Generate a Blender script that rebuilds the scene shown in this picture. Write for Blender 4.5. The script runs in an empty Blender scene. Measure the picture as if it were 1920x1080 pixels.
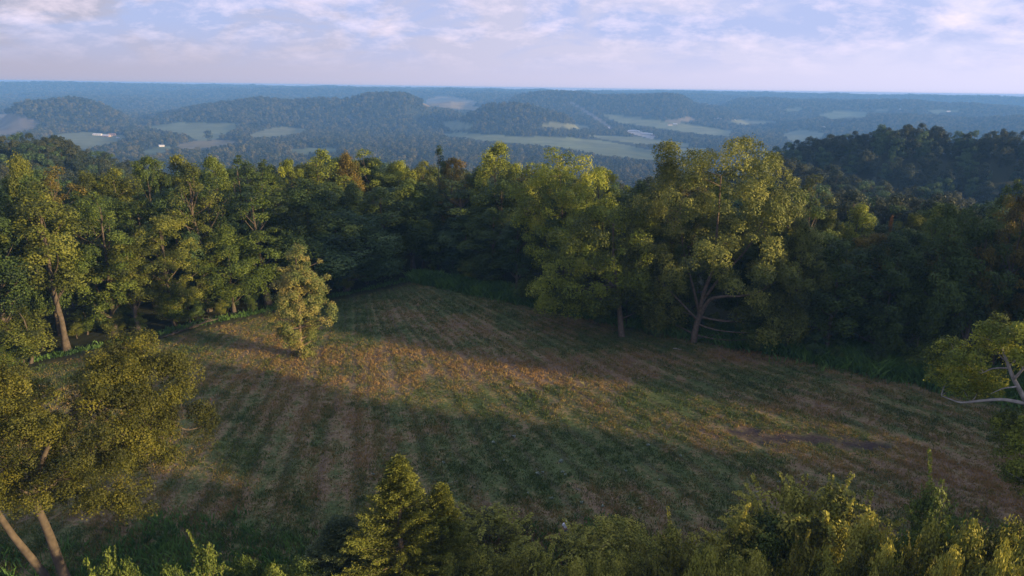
import bpy, bmesh, math, random
import numpy as np
from mathutils import Vector, Matrix

# ------------------------------------------------------------------ camera
F = 1270.0                      # focal length in pixels of the 1920 wide photograph
CAMZ = 35.0
PITCH = math.radians(16.49)
ROLL = math.radians(0.8)
scene = bpy.context.scene
R0 = Vector((1, 0, 0)); FW = Vector((0, math.cos(PITCH), -math.sin(PITCH))); U0 = R0.cross(FW)
RV = R0 * math.cos(ROLL) + U0 * math.sin(ROLL)
UV = U0 * math.cos(ROLL) - R0 * math.sin(ROLL)
cd = bpy.data.cameras.new('camera'); cam = bpy.data.objects.new('camera', cd)
scene.collection.objects.link(cam)
cam.matrix_world = Matrix(((RV.x, UV.x, -FW.x, 0), (RV.y, UV.y, -FW.y, 0), (RV.z, UV.z, -FW.z, CAMZ), (0, 0, 0, 1)))
cd.sensor_width = 36; cd.lens = 36 * F / 1920; cd.clip_start = 0.5; cd.clip_end = 40000
scene.camera = cam

# ------------------------------------------------------------------ world, sun, exposure
SUN_EL = math.radians(10.0)
SUN_AZ = math.radians(110.0)         # clockwise from +Y
SUN_DIR = Vector((math.sin(SUN_AZ) * math.cos(SUN_EL), math.cos(SUN_AZ) * math.cos(SUN_EL), math.sin(SUN_EL)))
world = bpy.data.worlds.new('World'); scene.world = world; world.use_nodes = True
wn = world.node_tree.nodes; wl = world.node_tree.links; wn.clear()
def N(nodes, typ, **kw):
    n = nodes.new(typ)
    for k, v in kw.items(): setattr(n, k, v)
    return n
def math_node(nodes, links, op, a, b=None, clamp=False):
    n = nodes.new('ShaderNodeMath'); n.operation = op; n.use_clamp = clamp
    for i, v in enumerate((a, b)):
        if v is None: continue
        if isinstance(v, (int, float)): n.inputs[i].default_value = v
        else: links.new(v, n.inputs[i])
    return n.outputs[0]
def mix_col(nodes, links, fac, a, b, blend='MIX'):
    n = nodes.new('ShaderNodeMix'); n.data_type = 'RGBA'; n.blend_type = blend
    for s, v in ((n.inputs[0], fac), (n.inputs[6], a), (n.inputs[7], b)):
        if isinstance(v, (int, float)): s.default_value = v
        elif isinstance(v, tuple): s.default_value = (*v, 1)
        else: links.new(v, s)
    return n.outputs[2]
def ramp(nodes, links, fac, stops):
    n = nodes.new('ShaderNodeValToRGB'); e = n.color_ramp.elements
    while len(e) < len(stops): e.new(0.5)
    for i, (p, c) in enumerate(stops):
        e[i].position = p; e[i].color = (*c, 1) if isinstance(c, tuple) else (c, c, c, 1)
    links.new(fac, n.inputs[0]); return n.outputs[0]

wout = N(wn, 'ShaderNodeOutputWorld'); bg = N(wn, 'ShaderNodeBackground')
bg.inputs[1].default_value = 0.050
sky = N(wn, 'ShaderNodeTexSky', sky_type='NISHITA', sun_disc=False, sun_elevation=SUN_EL, sun_rotation=SUN_AZ)
tc = N(wn, 'ShaderNodeTexCoord'); sep = N(wn, 'ShaderNodeSeparateXYZ')
wl.new(tc.outputs['Generated'], sep.inputs[0])
M = lambda op, a, b=None, clamp=False: math_node(wn, wl, op, a, b, clamp)
zz = M('MAXIMUM', sep.outputs[2], 0.0)
den = M('ADD', zz, 0.35)
px_ = M('DIVIDE', sep.outputs[0], den); py_ = M('DIVIDE', sep.outputs[1], den)
cv = N(wn, 'ShaderNodeCombineXYZ'); wl.new(px_, cv.inputs[0]); wl.new(py_, cv.inputs[1])
def cloud_noise(scale, detail, rough, off, stretch=(1, 1, 1), dist=0.0):
    mp = N(wn, 'ShaderNodeMapping'); mp.inputs['Location'].default_value = off; mp.inputs['Scale'].default_value = stretch
    wl.new(cv.outputs[0], mp.inputs[0])
    n = N(wn, 'ShaderNodeTexNoise'); n.inputs['Scale'].default_value = scale; n.inputs['Detail'].default_value = detail
    n.inputs['Roughness'].default_value = rough; n.inputs['Distortion'].default_value = dist
    wl.new(mp.outputs[0], n.inputs['Vector']); return n.outputs[0]
# thin lilac veil, darker blue-grey banks, small bright pink tufts
veil = mix_col(wn, wl, ramp(wn, wl, zz, [(0.0, 0.0), (0.12, 0.30), (0.34, 1.0)]), (7.3, 7.2, 9.8), (6.2, 6.7, 9.4))
side = M('MULTIPLY_ADD', sep.outputs[0], 0.38); side.node.inputs[2].default_value = 0.84
side = M('MINIMUM', M('MAXIMUM', side, 0.5), 1.15)
veil = mix_col(wn, wl, 1.0, veil, side, 'MULTIPLY')
n_bank = cloud_noise(3.2, 8, 0.56, (3.1, 7.7, 0), (0.9, 1.0, 1), 0.5)
bank = ramp(wn, wl, n_bank, [(0.42, 0.0), (0.58, 1.0)])
n_puff = cloud_noise(5.2, 9, 0.64, (1.3, 2.2, 0), (.9, 1.0, 1), 0.15)
puffs = ramp(wn, wl, n_puff, [(0.47, 0.0), (0.70, 1.0)])
high = ramp(wn, wl, zz, [(0.015, 0.0), (0.075, 1.0)])
c1 = mix_col(wn, wl, M('MULTIPLY', M('MULTIPLY', bank, high), 0.75), veil, (4.1, 5.2, 8.9))
c2 = mix_col(wn, wl, M('MULTIPLY', M('MULTIPLY', puffs, high), 0.55), c1, (12.5, 10.2, 11.6))
allc = mix_col(wn, wl, 0.9, sky.outputs[0], c2)
wl.new(allc, bg.inputs[0]); wl.new(bg.outputs[0], wout.inputs[0])

sd = bpy.data.lights.new('sun', 'SUN'); sd.energy = 5.0; sd.angle = math.radians(1.2); sd.color = (1.0, 0.71, 0.37)
so = bpy.data.objects.new('sun', sd); scene.collection.objects.link(so)
so.rotation_euler = SUN_DIR.to_track_quat('Z', 'Y').to_euler(); so.location = SUN_DIR * 500
vs = scene.view_settings; vs.view_transform = 'Standard'; vs.look = 'None'; vs.exposure = 1.12; vs.gamma = 1.0
cy = scene.cycles; cy.max_bounces = 5; cy.diffuse_bounces = 3; cy.transmission_bounces = 3; cy.volume_bounces = 0
cy.transparent_max_bounces = 4; cy.glossy_bounces = 1; cy.use_denoising = True; cy.use_adaptive_sampling = False

# ------------------------------------------------------------------ helpers
RND = random.Random(11)
rng = np.random.default_rng(7)
COL = scene.collection
def link(o): COL.objects.link(o); return o
def mat(name):
    m = bpy.data.materials.new(name); m.use_nodes = True; return m
def simple_mat(name, c, rough=0.8, vary=0.25, scale=3.0, metal=0.0):
    m = mat(name); nt = m.node_tree; b = nt.nodes['Principled BSDF']
    t = N(nt.nodes, 'ShaderNodeTexCoord')
    n = N(nt.nodes, 'ShaderNodeTexNoise'); n.inputs['Scale'].default_value = scale; n.inputs['Detail'].default_value = 5
    nt.links.new(t.outputs['Object'], n.inputs['Vector'])
    r = ramp(nt.nodes, nt.links, n.outputs[0], [(0.3, tuple(x * (1 - vary) for x in c)), (0.7, tuple(min(1, x * (1 + vary)) for x in c))])
    nt.links.new(r, b.inputs['Base Color']); b.inputs['Roughness'].default_value = rough; b.inputs['Metallic'].default_value = metal
    return m
def foliage_mat(name, dark, mid, light, trans=0.25, spread=0.35):
    m = mat(name); nt = m.node_tree; ns = nt.nodes; ls = nt.links
    b = ns['Principled BSDF']; out = ns['Material Output']
    a = N(ns, 'ShaderNodeAttribute', attribute_name='tint')
    oi = N(ns, 'ShaderNodeObjectInfo')
    f = math_node(ns, ls, 'MULTIPLY_ADD', oi.outputs['Random'], spread); f.node.inputs[2].default_value = -spread / 2
    f = math_node(ns, ls, 'ADD', a.outputs['Fac'], f, True)
    c = ramp(ns, ls, f, [(0.08, dark), (0.5, mid), (0.95, light)])
    ls.new(c, b.inputs['Base Color']); b.inputs['Roughness'].default_value = 0.62
    b.inputs['Specular IOR Level'].default_value = 0.25
    tr = N(ns, 'ShaderNodeBsdfTranslucent'); ls.new(c, tr.inputs[0])
    mx = N(ns, 'ShaderNodeMixShader'); mx.inputs[0].default_value = trans
    ls.new(b.outputs[0], mx.inputs[1]); ls.new(tr.outputs[0], mx.inputs[2]); ls.new(mx.outputs[0], out.inputs[0])
    return m
FOL = {
 'dark':   foliage_mat('leaves_dark_green', (0.016, 0.032, 0.012), (0.051, 0.088, 0.020), (0.095, 0.138, 0.027)),
 'blue':   foliage_mat('leaves_blue_green', (0.018, 0.038, 0.021), (0.051, 0.096, 0.032), (0.089, 0.142, 0.044)),
 'mid':    foliage_mat('leaves_mid_green', (.027, .046, .012), (0.081, 0.125, 0.019), (0.149, 0.186, 0.029)),
 'olive':  foliage_mat('leaves_olive', (.030, .042, .011), (0.101, 0.125, 0.019), (0.193, 0.206, 0.032)),
 'yellow': foliage_mat('leaves_yellow_green', (0.043, 0.059, 0.010), (0.184, 0.232, 0.025), (0.343, 0.356, 0.040)),
 'rust':   foliage_mat('leaves_rust', (0.041, 0.036, 0.010), (0.143, 0.124, 0.021), (0.264, 0.176, 0.030)),
 'grey':   foliage_mat('leaves_grey_green', (.034, .048, .018), (0.116, 0.144, 0.030), (0.226, 0.238, 0.046)),
 'autumn': foliage_mat('leaves_autumn', (.065, .092, .024), (.150, .185, .048), (.290, .240, .070)),
 'orange': foliage_mat('leaves_orange', (.100, .060, .018), (.240, .120, .030), (.400, .180, .050)),
 'gold':   foliage_mat('leaves_gold_olive', (.024, .031, .005), (.084, .092, .012), (.175, .162, .020)),
 'cedar':  foliage_mat('needles_yellow_green', (0.027, 0.038, 0.007), (0.128, 0.151, 0.022), (0.240, 0.246, 0.037), .15),
 'cedarb': foliage_mat('needles_blue_green', (0.022, 0.038, 0.019), (0.065, 0.096, 0.041), (0.117, 0.152, 0.055), .15),
 'bush':   foliage_mat('leaves_bramble', (.034, .044, .010), (.200, .215, .030), (.400, .370, .060)),
 'far':    foliage_mat('leaves_far', (.016, .028, .012), (.050, .064, .024), (.150, .130, .040), .25, .9),
 'far2':   foliage_mat('leaves_far_deep', (.014, .028, .014), (.032, .050, .025), (.055, .070, .032)),
 'far3':   foliage_mat('leaves_far_olive', (.018, .028, .012), (.042, .054, .022), (.075, .080, .030)),
 'weed':   foliage_mat('leaves_weeds', (.040, .095, .022), (.085, .175, .036), (.150, .250, .055)),
 'pale':   foliage_mat('leaves_pale', (.14, .19, .15), (.22, .28, .22), (.32, .38, .30)),
}
BARK = simple_mat('bark_grey_brown', (.070, .056, .040), .9, .4, 2.5)
BARKW = simple_mat('bark_warm_brown', (.11, .082, .056), .9, .4, 2.5)
BARKP = simple_mat('bark_pale', (.27, .25, .22), .85, .35, 2.0)

def mk_mesh(name, V, Q, mt, attrs=None, smooth=False):
    """Q: (n,k) int array with k = 3 or 4"""
    V = np.asarray(V, np.float32).reshape(-1, 3); Q = np.asarray(Q, np.int32)
    me = bpy.data.meshes.new(name); n, k = Q.shape
    me.vertices.add(len(V)); me.vertices.foreach_set('co', V.ravel())
    me.loops.add(n * k); me.loops.foreach_set('vertex_index', Q.ravel())
    me.polygons.add(n); me.polygons.foreach_set('loop_start', np.arange(0, n * k, k, dtype=np.int32))
    me.polygons.foreach_set('loop_total', np.full(n, k, np.int32))
    if smooth: me.polygons.foreach_set('use_smooth', np.ones(n, bool))
    me.update(calc_edges=True)
    for nm, (typ, dom, data) in (attrs or {}).items():
        at = me.attributes.new(nm, typ, dom)
        at.data.foreach_set('color' if typ == 'FLOAT_COLOR' else 'value', np.asarray(data, np.float32).ravel())
    if mt is not None: me.materials.append(mt)
    return me
def obj(name, me, parent=None, mt=None):
    o = bpy.data.objects.new(name, me); link(o)
    if parent is not None: o.parent = parent
    if mt is not None:
        o.material_slots[0].link = 'OBJECT'; o.material_slots[0].material = mt
    return o
def tag(o, label, cat, group=None):
    o['label'] = label; o['category'] = cat
    if group: o['group'] = group
    return o
def empty(name, loc, label, cat, group=None, rz=0.0, scl=(1, 1, 1)):
    e = bpy.data.objects.new(name, None); link(e); e.location = loc; e.rotation_euler = (0, 0, rz); e.scale = scl
    e.empty_display_size = 0.5
    return tag(e, label, cat, group)
def unit(a): return a / np.maximum(np.linalg.norm(a, axis=-1, keepdims=True), 1e-9)

# smooth value noise
def _h(ix, iy, s):
    n = (ix.astype(np.int64) * 374761393 + iy.astype(np.int64) * 668265263 + s * 1442695041) & 0x7fffffff
    n = ((n ^ (n >> 13)) * 1274126177) & 0x7fffffff
    n = (n ^ (n >> 16)) & 0xffff
    return n / 65535.0
def vnoise(x, y, s=0):
    x = np.asarray(x, float); y = np.asarray(y, float)
    ix = np.floor(x); iy = np.floor(y); fx = x - ix; fy = y - iy
    fx = fx * fx * (3 - 2 * fx); fy = fy * fy * (3 - 2 * fy)
    a = _h(ix, iy, s); b = _h(ix + 1, iy, s); c = _h(ix, iy + 1, s); d = _h(ix + 1, iy + 1, s)
    return a + (b - a) * fx + (c - a) * fy + (a - b - c + d) * fx * fy
def fbm(x, y, s=0, o=4):
    t = 0; amp = 0.5; tot = 0
    for i in range(o):
        t = t + amp * vnoise(x * 2 ** i + 17.3 * i, y * 2 ** i - 9.1 * i, s + i); tot += amp; amp *= 0.5
    return t / tot
def sstep(t): t = np.clip(t, 0, 1); return t * t * (3 - 2 * t)

# ------------------------------------------------------------------ layout geometry (directions from the drone position)
Rn = np.array(RV); Un = np.array(UV); Fn = np.array(FW)
def ray(c, r):
    u = (np.asarray(c, float) - 960) / F; v = -(np.asarray(r, float) - 540) / F
    return u[..., None] * Rn + v[..., None] * Un + Fn
def slope(c, r):
    d = ray(c, r); return d[..., 2] / np.hypot(d[..., 0], d[..., 1])
def project(P):
    P = np.asarray(P, float); q = P - np.array([0, 0, CAMZ])
    dz = q @ Fn; dz = np.where(dz < 0.01, 0.01, dz)
    return 960 + F * (q @ Rn) / dz, 540 - F * (q @ Un) / dz, dz
def flat(c, r, z=0.0):
    d = ray(c, r); t = (z - CAMZ) / d[..., 2]; return d * t[..., None] + np.array([0, 0, CAMZ])

# treeline of the field
CORNER = flat(np.array(790.), np.array(527.))[:2]
PR = flat(np.array(1740.), np.array(712.))[:2]; PL = flat(np.array(60.), np.array(688.))[:2]
eR = unit(PR - CORNER); eL = unit(PL - CORNER)
nR = np.array([-eR[1], eR[0]]); nR = nR if nR[1] > 0 else -nR
nL = np.array([-eL[1], eL[0]]); nL = nL if nL[1] > 0 else -nL
def dout(x, y):
    a = (x - CORNER[0]) * nR[0] + (y - CORNER[1]) * nR[1]
    b = (x - CORNER[0]) * nL[0] + (y - CORNER[1]) * nL[1]
    return a, b
# ridges: (distance, front width, back width, canopy height, [(col,row)...])
RIDGES = [
 (6500, 800, 5000, 12, [(-500, 147), (0, 154), (480, 160.5), (960, 167), (1440, 174), (1920, 181), (2400, 188)]),
 (5500, 900, 600, 12, [(-400, 184), (0, 176), (150, 172), (300, 170), (420, 168), (480, 167), (600, 166), (720, 166), (800, 167), (900, 169), (1050, 170), (1200, 173), (1300, 176), (1480, 182), (1700, 191), (1920, 202), (2300, 220)]),
 (4700, 700, 900, 13, [(-300, 200), (-60, 188), (40, 184), (120, 176), (200, 182), (260, 179), (330, 186), (420, 182), (520, 176), (600, 186), (700, 200), (780, 186), (860, 178), (960, 172), (1060, 180), (1100, 240)]),
 (4400, 800, 900, 13, [(1260, 240), (1330, 205), (1380, 184), (1470, 182), (1500, 184), (1600, 186), (1700, 189), (1800, 193), (1920, 201), (2000, 206), (2300, 225)]),
 (3700, 600, 500, 13, [(930, 215), (960, 180), (1000, 172), (1060, 172), (1140, 174), (1200, 174), (1255, 173), (1275, 177), (1300, 190), (1330, 196), (1370, 205), (1420, 225)]),
 (3300, 500, 400, 13, [(1440, 232), (1520, 222), (1600, 214), (1700, 212), (1800, 218), (1920, 216), (2100, 230)]),
 (2900, 330, 380, 14, [(200, 236), (270, 214), (310, 205), (360, 195), (420, 186), (480, 179), (540, 185), (590, 181), (640, 182), (680, 173), (715, 171), (755, 173), (780, 183), (810, 196), (850, 207), (890, 235)]),
 (2700, 280, 300, 14, [(-20, 215), (18, 192), (40, 186), (75, 186), (115, 181), (145, 185), (175, 194), (205, 208), (240, 232)]),
 (2500, 240, 240, 14, [(830, 245), (880, 206), (910, 192), (950, 189), (985, 193), (1020, 205), (1055, 214), (1090, 238)]),
 (3800, 350, 500, 12, [(700, 225), (760, 205), (800, 190), (840, 184), (880, 188), (910, 200), (950, 230)]),
 (500, 95, 140, 14, [(1330, 340), (1400, 306), (1440, 288), (1500, 266), (1560, 258), (1640, 243), (1700, 236), (1760, 240), (1810, 249), (1850, 254), (1880, 242), (1915, 250), (1960, 262), (2100, 262), (2300, 280)]),
 (340, 60, 60, 14, [(1300, 360), (1380, 330), (1440, 312), (1500, 306), (1560, 318), (1620, 336), (1700, 350), (1800, 372), (1900, 380)]),
 (390, 80, 120, 14, [(-300, 262), (-100, 258), (0, 262), (45, 254), (75, 256), (110, 268), (150, 290), (200, 308), (260, 330), (330, 356)]),
]
_rt = []
for (r0, wf, wb, th, tab) in RIDGES:
    cs = np.array([t[0] for t in tab], float); rs = np.array([t[1] for t in tab], float)
    _rt.append((r0, wf, wb, th, cs, rs))
def H(x, y):
    x = np.asarray(x, float); y = np.asarray(y, float)
    r = np.hypot(x, y); phi = np.arctan2(x, y)
    inv = np.abs(phi) < 1.25
    c = 960 + F * np.tan(np.clip(phi, -1.25, 1.25)) / math.cos(PITCH)
    a, b = dout(x, y)
    d = np.maximum(a, b)
    k = sstep((c + 200) / 2200)
    valley = -102 - 36 * k - 4 * sstep((r - 2500) / 3000)
    drop = sstep((d - 42) / 520)
    back = sstep((-y - 120) / 700)
    drop = np.maximum(drop, back * 0.8)
    base = valley * drop
    base = base + drop * 7 * (fbm(x / 420, y / 420, 3) - 0.5) * 2
    h = base
    for (r0, wf, wb, th, cs, rs) in _rt:
        rr = np.interp(c, cs, rs)
        zt = CAMZ + slope(c, rr) * r0 - th
        if r0 > 1000: zt = zt + (fbm(x / 240, y / 240, int(r0) % 97, 3) - .55) * (.0085 if r0 < 6000 else .006) * r0
        t = r - r0 * (1 + 0.06 * (fbm(x / 900, y / 900, 9, 2) - .5))
        w = np.where(t < 0, np.exp(-(t / wf) ** 2), np.exp(-(t / wb) ** 2))
        edge = sstep((c - (cs[0] - 40)) / 60) * sstep(((cs[-1] + 40) - c) / 60)
        hh = base + (zt - base) * w
        hh = np.where(inv, hh, base)
        hh = base + (hh - base) * edge
        h = np.where(hh > h, hh, h)
    und = 0.5 * (fbm(x / 22, y / 22, 5, 2) - .5) * sstep((60 - d) / 60)
    return h + und
def Hs(x, y): return float(H(np.array([x]), np.array([y]))[0])
def hit(c, r, rmin=5, rmax=9000):
    d = ray(np.array(float(c)), np.array(float(r))); t = rmin * (rmax / rmin) ** np.linspace(0, 1, 3000)
    hd = math.hypot(d[0], d[1]); X = d[0] / hd * t; Y = d[1] / hd * t; Z = CAMZ + d[2] / hd * t
    g = H(X, Y) >= Z
    i = int(np.argmax(g)) if g.any() else len(t) - 1
    return np.array([X[i], Y[i], float(H(X[i:i + 1], Y[i:i + 1])[0])])

# far meadows, clearings, road: polygons on the ground seen from the drone
MEADOWS = [
 ([(78, 264), (110, 251), (165, 247), (238, 254), (234, 263), (190, 274), (150, 284), (110, 280)], (.155, .17, .085)),
 ([(-60, 215), (0, 214), (30, 213), (80, 231), (62, 243), (20, 254), (-60, 262)], (.20, .165, .12)),
 ([(272, 240), (330, 229), (440, 231), (446, 240), (425, 250), (404, 262), (372, 264), (345, 252)], (.15, .17, .085)),
 ([(465, 253), (500, 242), (530, 237), (578, 243), (562, 252), (520, 257), (478, 258)], (.16, .17, .09)),
 ([(325, 272), (365, 264), (430, 262), (452, 268), (410, 275), (345, 281)], (.17, .15, .085)),
 ([(268, 284), (300, 273), (332, 272), (300, 290), (272, 292)], (.13, .16, .08)),
 ([(798, 187), (828, 179), (850, 181), (896, 190), (890, 197), (800, 197)], (.23, .19, .13)),
 ([(788, 193), (830, 194), (902, 200), (890, 208), (860, 206), (800, 199)], (.25, .19, .10)),
 ([(830, 231), (850, 226), (886, 232), (886, 241), (850, 244), (836, 239)], (.16, .18, .10)),
 ([(818, 253), (860, 248), (960, 255), (1060, 257), (1140, 265), (1228, 283), (1234, 302), (1180, 297), (1120, 290), (1050, 277), (960, 269), (900, 263)], (.16, .185, .095)),
 ([(1010, 237), (1030, 229), (1100, 235), (1108, 241), (1060, 241)], (.17, .18, .10)),
 ([(1128, 215), (1160, 215), (1240, 226), (1330, 238), (1374, 247), (1366, 256), (1300, 250), (1230, 240), (1160, 230)], (.17, .19, .10)),
 ([(1095, 253), (1200, 257), (1292, 269), (1292, 277), (1200, 270), (1130, 261)], (.17, .19, .10)),
 ([(1238, 276), (1332, 278), (1332, 292), (1250, 294)], (.16, .18, .09)),
 ([(1466, 252), (1500, 242), (1548, 249), (1534, 264), (1480, 264)], (.16, .18, .10)),
 ([(1532, 216), (1580, 206), (1628, 211), (1622, 221), (1560, 224)], (.14, .17, .09)),
 ([(1636, 207), (1668, 204), (1664, 210), (1640, 211)], (.15, .17, .09)),
 ([(1472, 205), (1500, 201), (1508, 207), (1480, 209)], (.15, .17, .09)),
 ([(1242, 227), (1290, 219), (1312, 222), (1290, 228), (1250, 231)], (.20, .17, .11)),
 ([(1356, 227), (1400, 223), (1462, 229), (1400, 234)], (.17, .18, .10)),
 ([(1738, 206), (1800, 206), (1796, 212), (1745, 212)], (.14, .17, .09)),
 ([(540, 280), (620, 276), (640, 283), (560, 290)], (.13, .16, .08)),
 ([(1063, 190), (1071, 189), (1112, 214), (1151, 240), (1143, 242), (1106, 217)], (.20, .18, .16)),
 ([(1172, 247), (1186, 242), (1232, 254), (1222, 261)], (.36, .35, .34)),
]
def inpoly(px, py, poly):
    c = np.zeros(px.shape, bool); j = len(poly) - 1
    for i in range(len(poly)):
        xi, yi = poly[i]; xj, yj = poly[j]
        if yi != yj:
            c ^= ((yi > py) != (yj > py)) & (px < (xj - xi) * (py - yi) / (yj - yi) + xi)
        j = i
    return c

# ------------------------------------------------------------------ field pattern
GREEN = [(780, 550, 22, 14, .55), (700, 600, 16, 10, .25), (960, 870, 14, 6, .45), (1160, 840, 14, 7, .5), (480, 900, 8, 6, .5),
 (1100, 650, 16, 6, .35), (1290, 740, 14, 5, .5), (1340, 880, 12, 5, .35), (420, 640, 8, 3, .3), (380, 1010, 12, 6, .5), (1650, 800, 14, 6, .2),
 (900, 980, 12, 4, -.25), (700, 660, 14, 4, -.5), (900, 700, 14, 5, -.5), (650, 830, 8, 10, -.45), (1120, 690, 14, 5, -.45),
 (1150, 770, 10, 4, .0), (340, 960, 8, 3, -.5), (1750, 860, 12, 6, -.35), (900, 620, 10, 6, -.25), (560, 720, 12, 5, -.3), (1320, 670, 22, 3, -.5), (1640, 880, 10, 3, -.25)]
_gp = [(flat(np.array(float(c)), np.array(float(r)))[:2], rx, ry, a) for c, r, rx, ry, a in GREEN]
_soil = [(flat(np.array(1490.), np.array(822.))[:2], 6.5, 1.5), (flat(np.array(1620.), np.array(835.))[:2], 4, 1.2), (flat(np.array(1400.), np.array(808.))[:2], 2.5, .9)]
def greenness(x, y):
    g = 0.52 + .9 * (fbm(x / 9, y / 9, 21, 4) - .5) + .9 * (fbm(x / 1.8, y / 1.8, 31, 3) - .5)
    for p, rx, ry, a in _gp:
        g = g + a * .62 * np.exp(-(((x - p[0]) / rx) ** 2 + ((y - p[1]) / ry) ** 2))
    return np.clip(g, 0, 1)
def soilmask(x, y):
    s = 0
    for p, rx, ry in _soil:
        s = np.maximum(s, np.exp(-(((x - p[0]) / rx) ** 2 + ((y - p[1]) / ry) ** 2)))
    return sstep((s - .35 + .5 * (fbm(x / 1.5, y / 1.5, 41, 3) - .5)) / .4)
def rowcoord(x, y):
    # the mower's lines fan out slightly from beyond the far corner of the field
    return np.arctan2(x + 37.0, np.maximum(155.0 - y, 8.0)) * 82.0 + 1.2 * (fbm(x / 18, y / 18, 111, 2) - .5)

# ------------------------------------------------------------------ ground sheet
def build_ground():
    ang = np.concatenate([np.arange(-50, 50, 0.11), np.arange(50, 310, 3.0)]); ang = np.radians(ang)
    rad = np.concatenate([[0.5], 3 * (6980 / 3.) ** (np.linspace(0, 1, 430))])
    A, Rr = np.meshgrid(ang, rad); X = Rr * np.sin(A); Y = Rr * np.cos(A); Z = H(X, Y)
    na = len(ang); nr = len(rad)
    i = np.arange(nr - 1)[:, None] * na; j = np.arange(na)[None, :]; j2 = (j + 1) % na
    Q = np.stack([i + j, i + j2, i + na + j2, i + na + j], -1).reshape(-1, 4)
    V = np.stack([X, Y, Z], -1).reshape(-1, 3)
    x, y, z = V.T
    c, r, dz = project(V)
    r_ = np.hypot(x, y)
    col = np.zeros((len(V), 4), np.float32); col[:] = (.032, .038, .02, 1)
    far = (r_ > 700) & (y > 0)
    for poly, cc in MEADOWS:
        m = far & inpoly(c, r, poly); n = (0.64 + .4 * fbm(x / 90, y / 90, 51, 3))
        col[m, :3] = np.array(cc)[None] * n[m, None]
    a, b = dout(x, y); d = np.maximum(a, b)
    near = (sstep((1.5 - d) / 3)) * (np.abs(x) < 140) * (y > -120)
    me = mk_mesh('ground', V, Q, GROUND, {'ground_colour': ('FLOAT_COLOR', 'POINT', col), 'near': ('FLOAT', 'POINT', near),
        'green': ('FLOAT', 'POINT', greenness(x, y)), 'bare': ('FLOAT', 'POINT', soilmask(x, y)), 'furrow': ('FLOAT', 'POINT', rowcoord(x, y))}, smooth=True)
    o = obj('ground', me); o['kind'] = 'structure'
def ground_mat():
    m = mat('ground_and_mown_field'); nt = m.node_tree; ns = nt.nodes; ls = nt.links; b = ns['Principled BSDF']
    A = lambda nm: N(ns, 'ShaderNodeAttribute', attribute_name=nm)
    geo = N(ns, 'ShaderNodeNewGeometry')
    def noise(sc, det=6, rough=.6, vec=None):
        n = N(ns, 'ShaderNodeTexNoise'); n.inputs['Scale'].default_value = sc; n.inputs['Detail'].default_value = det
        n.inputs['Roughness'].default_value = rough; ls.new(vec or geo.outputs['Position'], n.inputs['Vector']); return n.outputs[0]
    mm = lambda op, a, b_=None, cl=False: math_node(ns, ls, op, a, b_, cl)
    n2 = noise(1.1); n3 = noise(6.0, 8, .7); n4 = noise(0.35)
    fr = A('furrow').outputs['Fac']
    ph = mm('ADD', mm('MULTIPLY', fr, 2 * math.pi / 1.7), mm('MULTIPLY', n4, 2.0))
    furrow = mm('MULTIPLY_ADD', mm('SINE', ph), 0.5); furrow.node.inputs[2].default_value = .5
    ph2 = mm('ADD', mm('MULTIPLY', fr, 2 * math.pi / 5.2), mm('MULTIPLY', n4, 2.0))
    track = mm('POWER', mm('ABSOLUTE', mm('SINE', ph2)), 14.0)
    g = mm('ADD', A('green').outputs['Fac'], mm('MULTIPLY', mm('SUBTRACT', n2, 0.5), 0.9))
    g = mm('ADD', g, mm('MULTIPLY', mm('SUBTRACT', noise(2.4, 7, .75), .5), 1.9))
    g = mm('ADD', g, mm('MULTIPLY', mm('SUBTRACT', furrow, .5), .24), True)
    cc = ramp(ns, ls, g, [(0.12, (.150, .106, .066)), (0.40, (.185, .142, .078)), (0.60, (.125, .122, .050)), (0.90, (.070, .096, .034))])
    cc = mix_col(ns, ls, mm('MULTIPLY', track, .45), cc, (.060, .046, .034))
    cc = mix_col(ns, ls, A('bare').outputs['Fac'], cc, (.040, .034, .034))
    grain = ramp(ns, ls, noise(3.1, 8, .8), [(0.32, .40), (0.68, 1.65)])
    cc = mix_col(ns, ls, 1.0, cc, grain, 'MULTIPLY')
    farc = mix_col(ns, ls, 1.0, A('ground_colour').outputs['Color'], ramp(ns, ls, noise(.02, 5), [(.3, .8), (.7, 1.2)]), 'MULTIPLY')
    col = mix_col(ns, ls, A('near').outputs['Fac'], farc, cc)
    ls.new(col, b.inputs['Base Color']); b.inputs['Roughness'].default_value = .95; b.inputs['Specular IOR Level'].default_value = .1
    hgt = mm('ADD', mm('MULTIPLY', furrow, .05), mm('MULTIPLY', n3, .14))
    bp = N(ns, 'ShaderNodeBump'); bp.inputs['Strength'].default_value = .7; bp.inputs['Distance'].default_value = 1.0
    ls.new(hgt, bp.inputs['Height']); ls.new(bp.outputs[0], b.inputs['Normal'])
    return m
GROUND = ground_mat()
build_ground()

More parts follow.
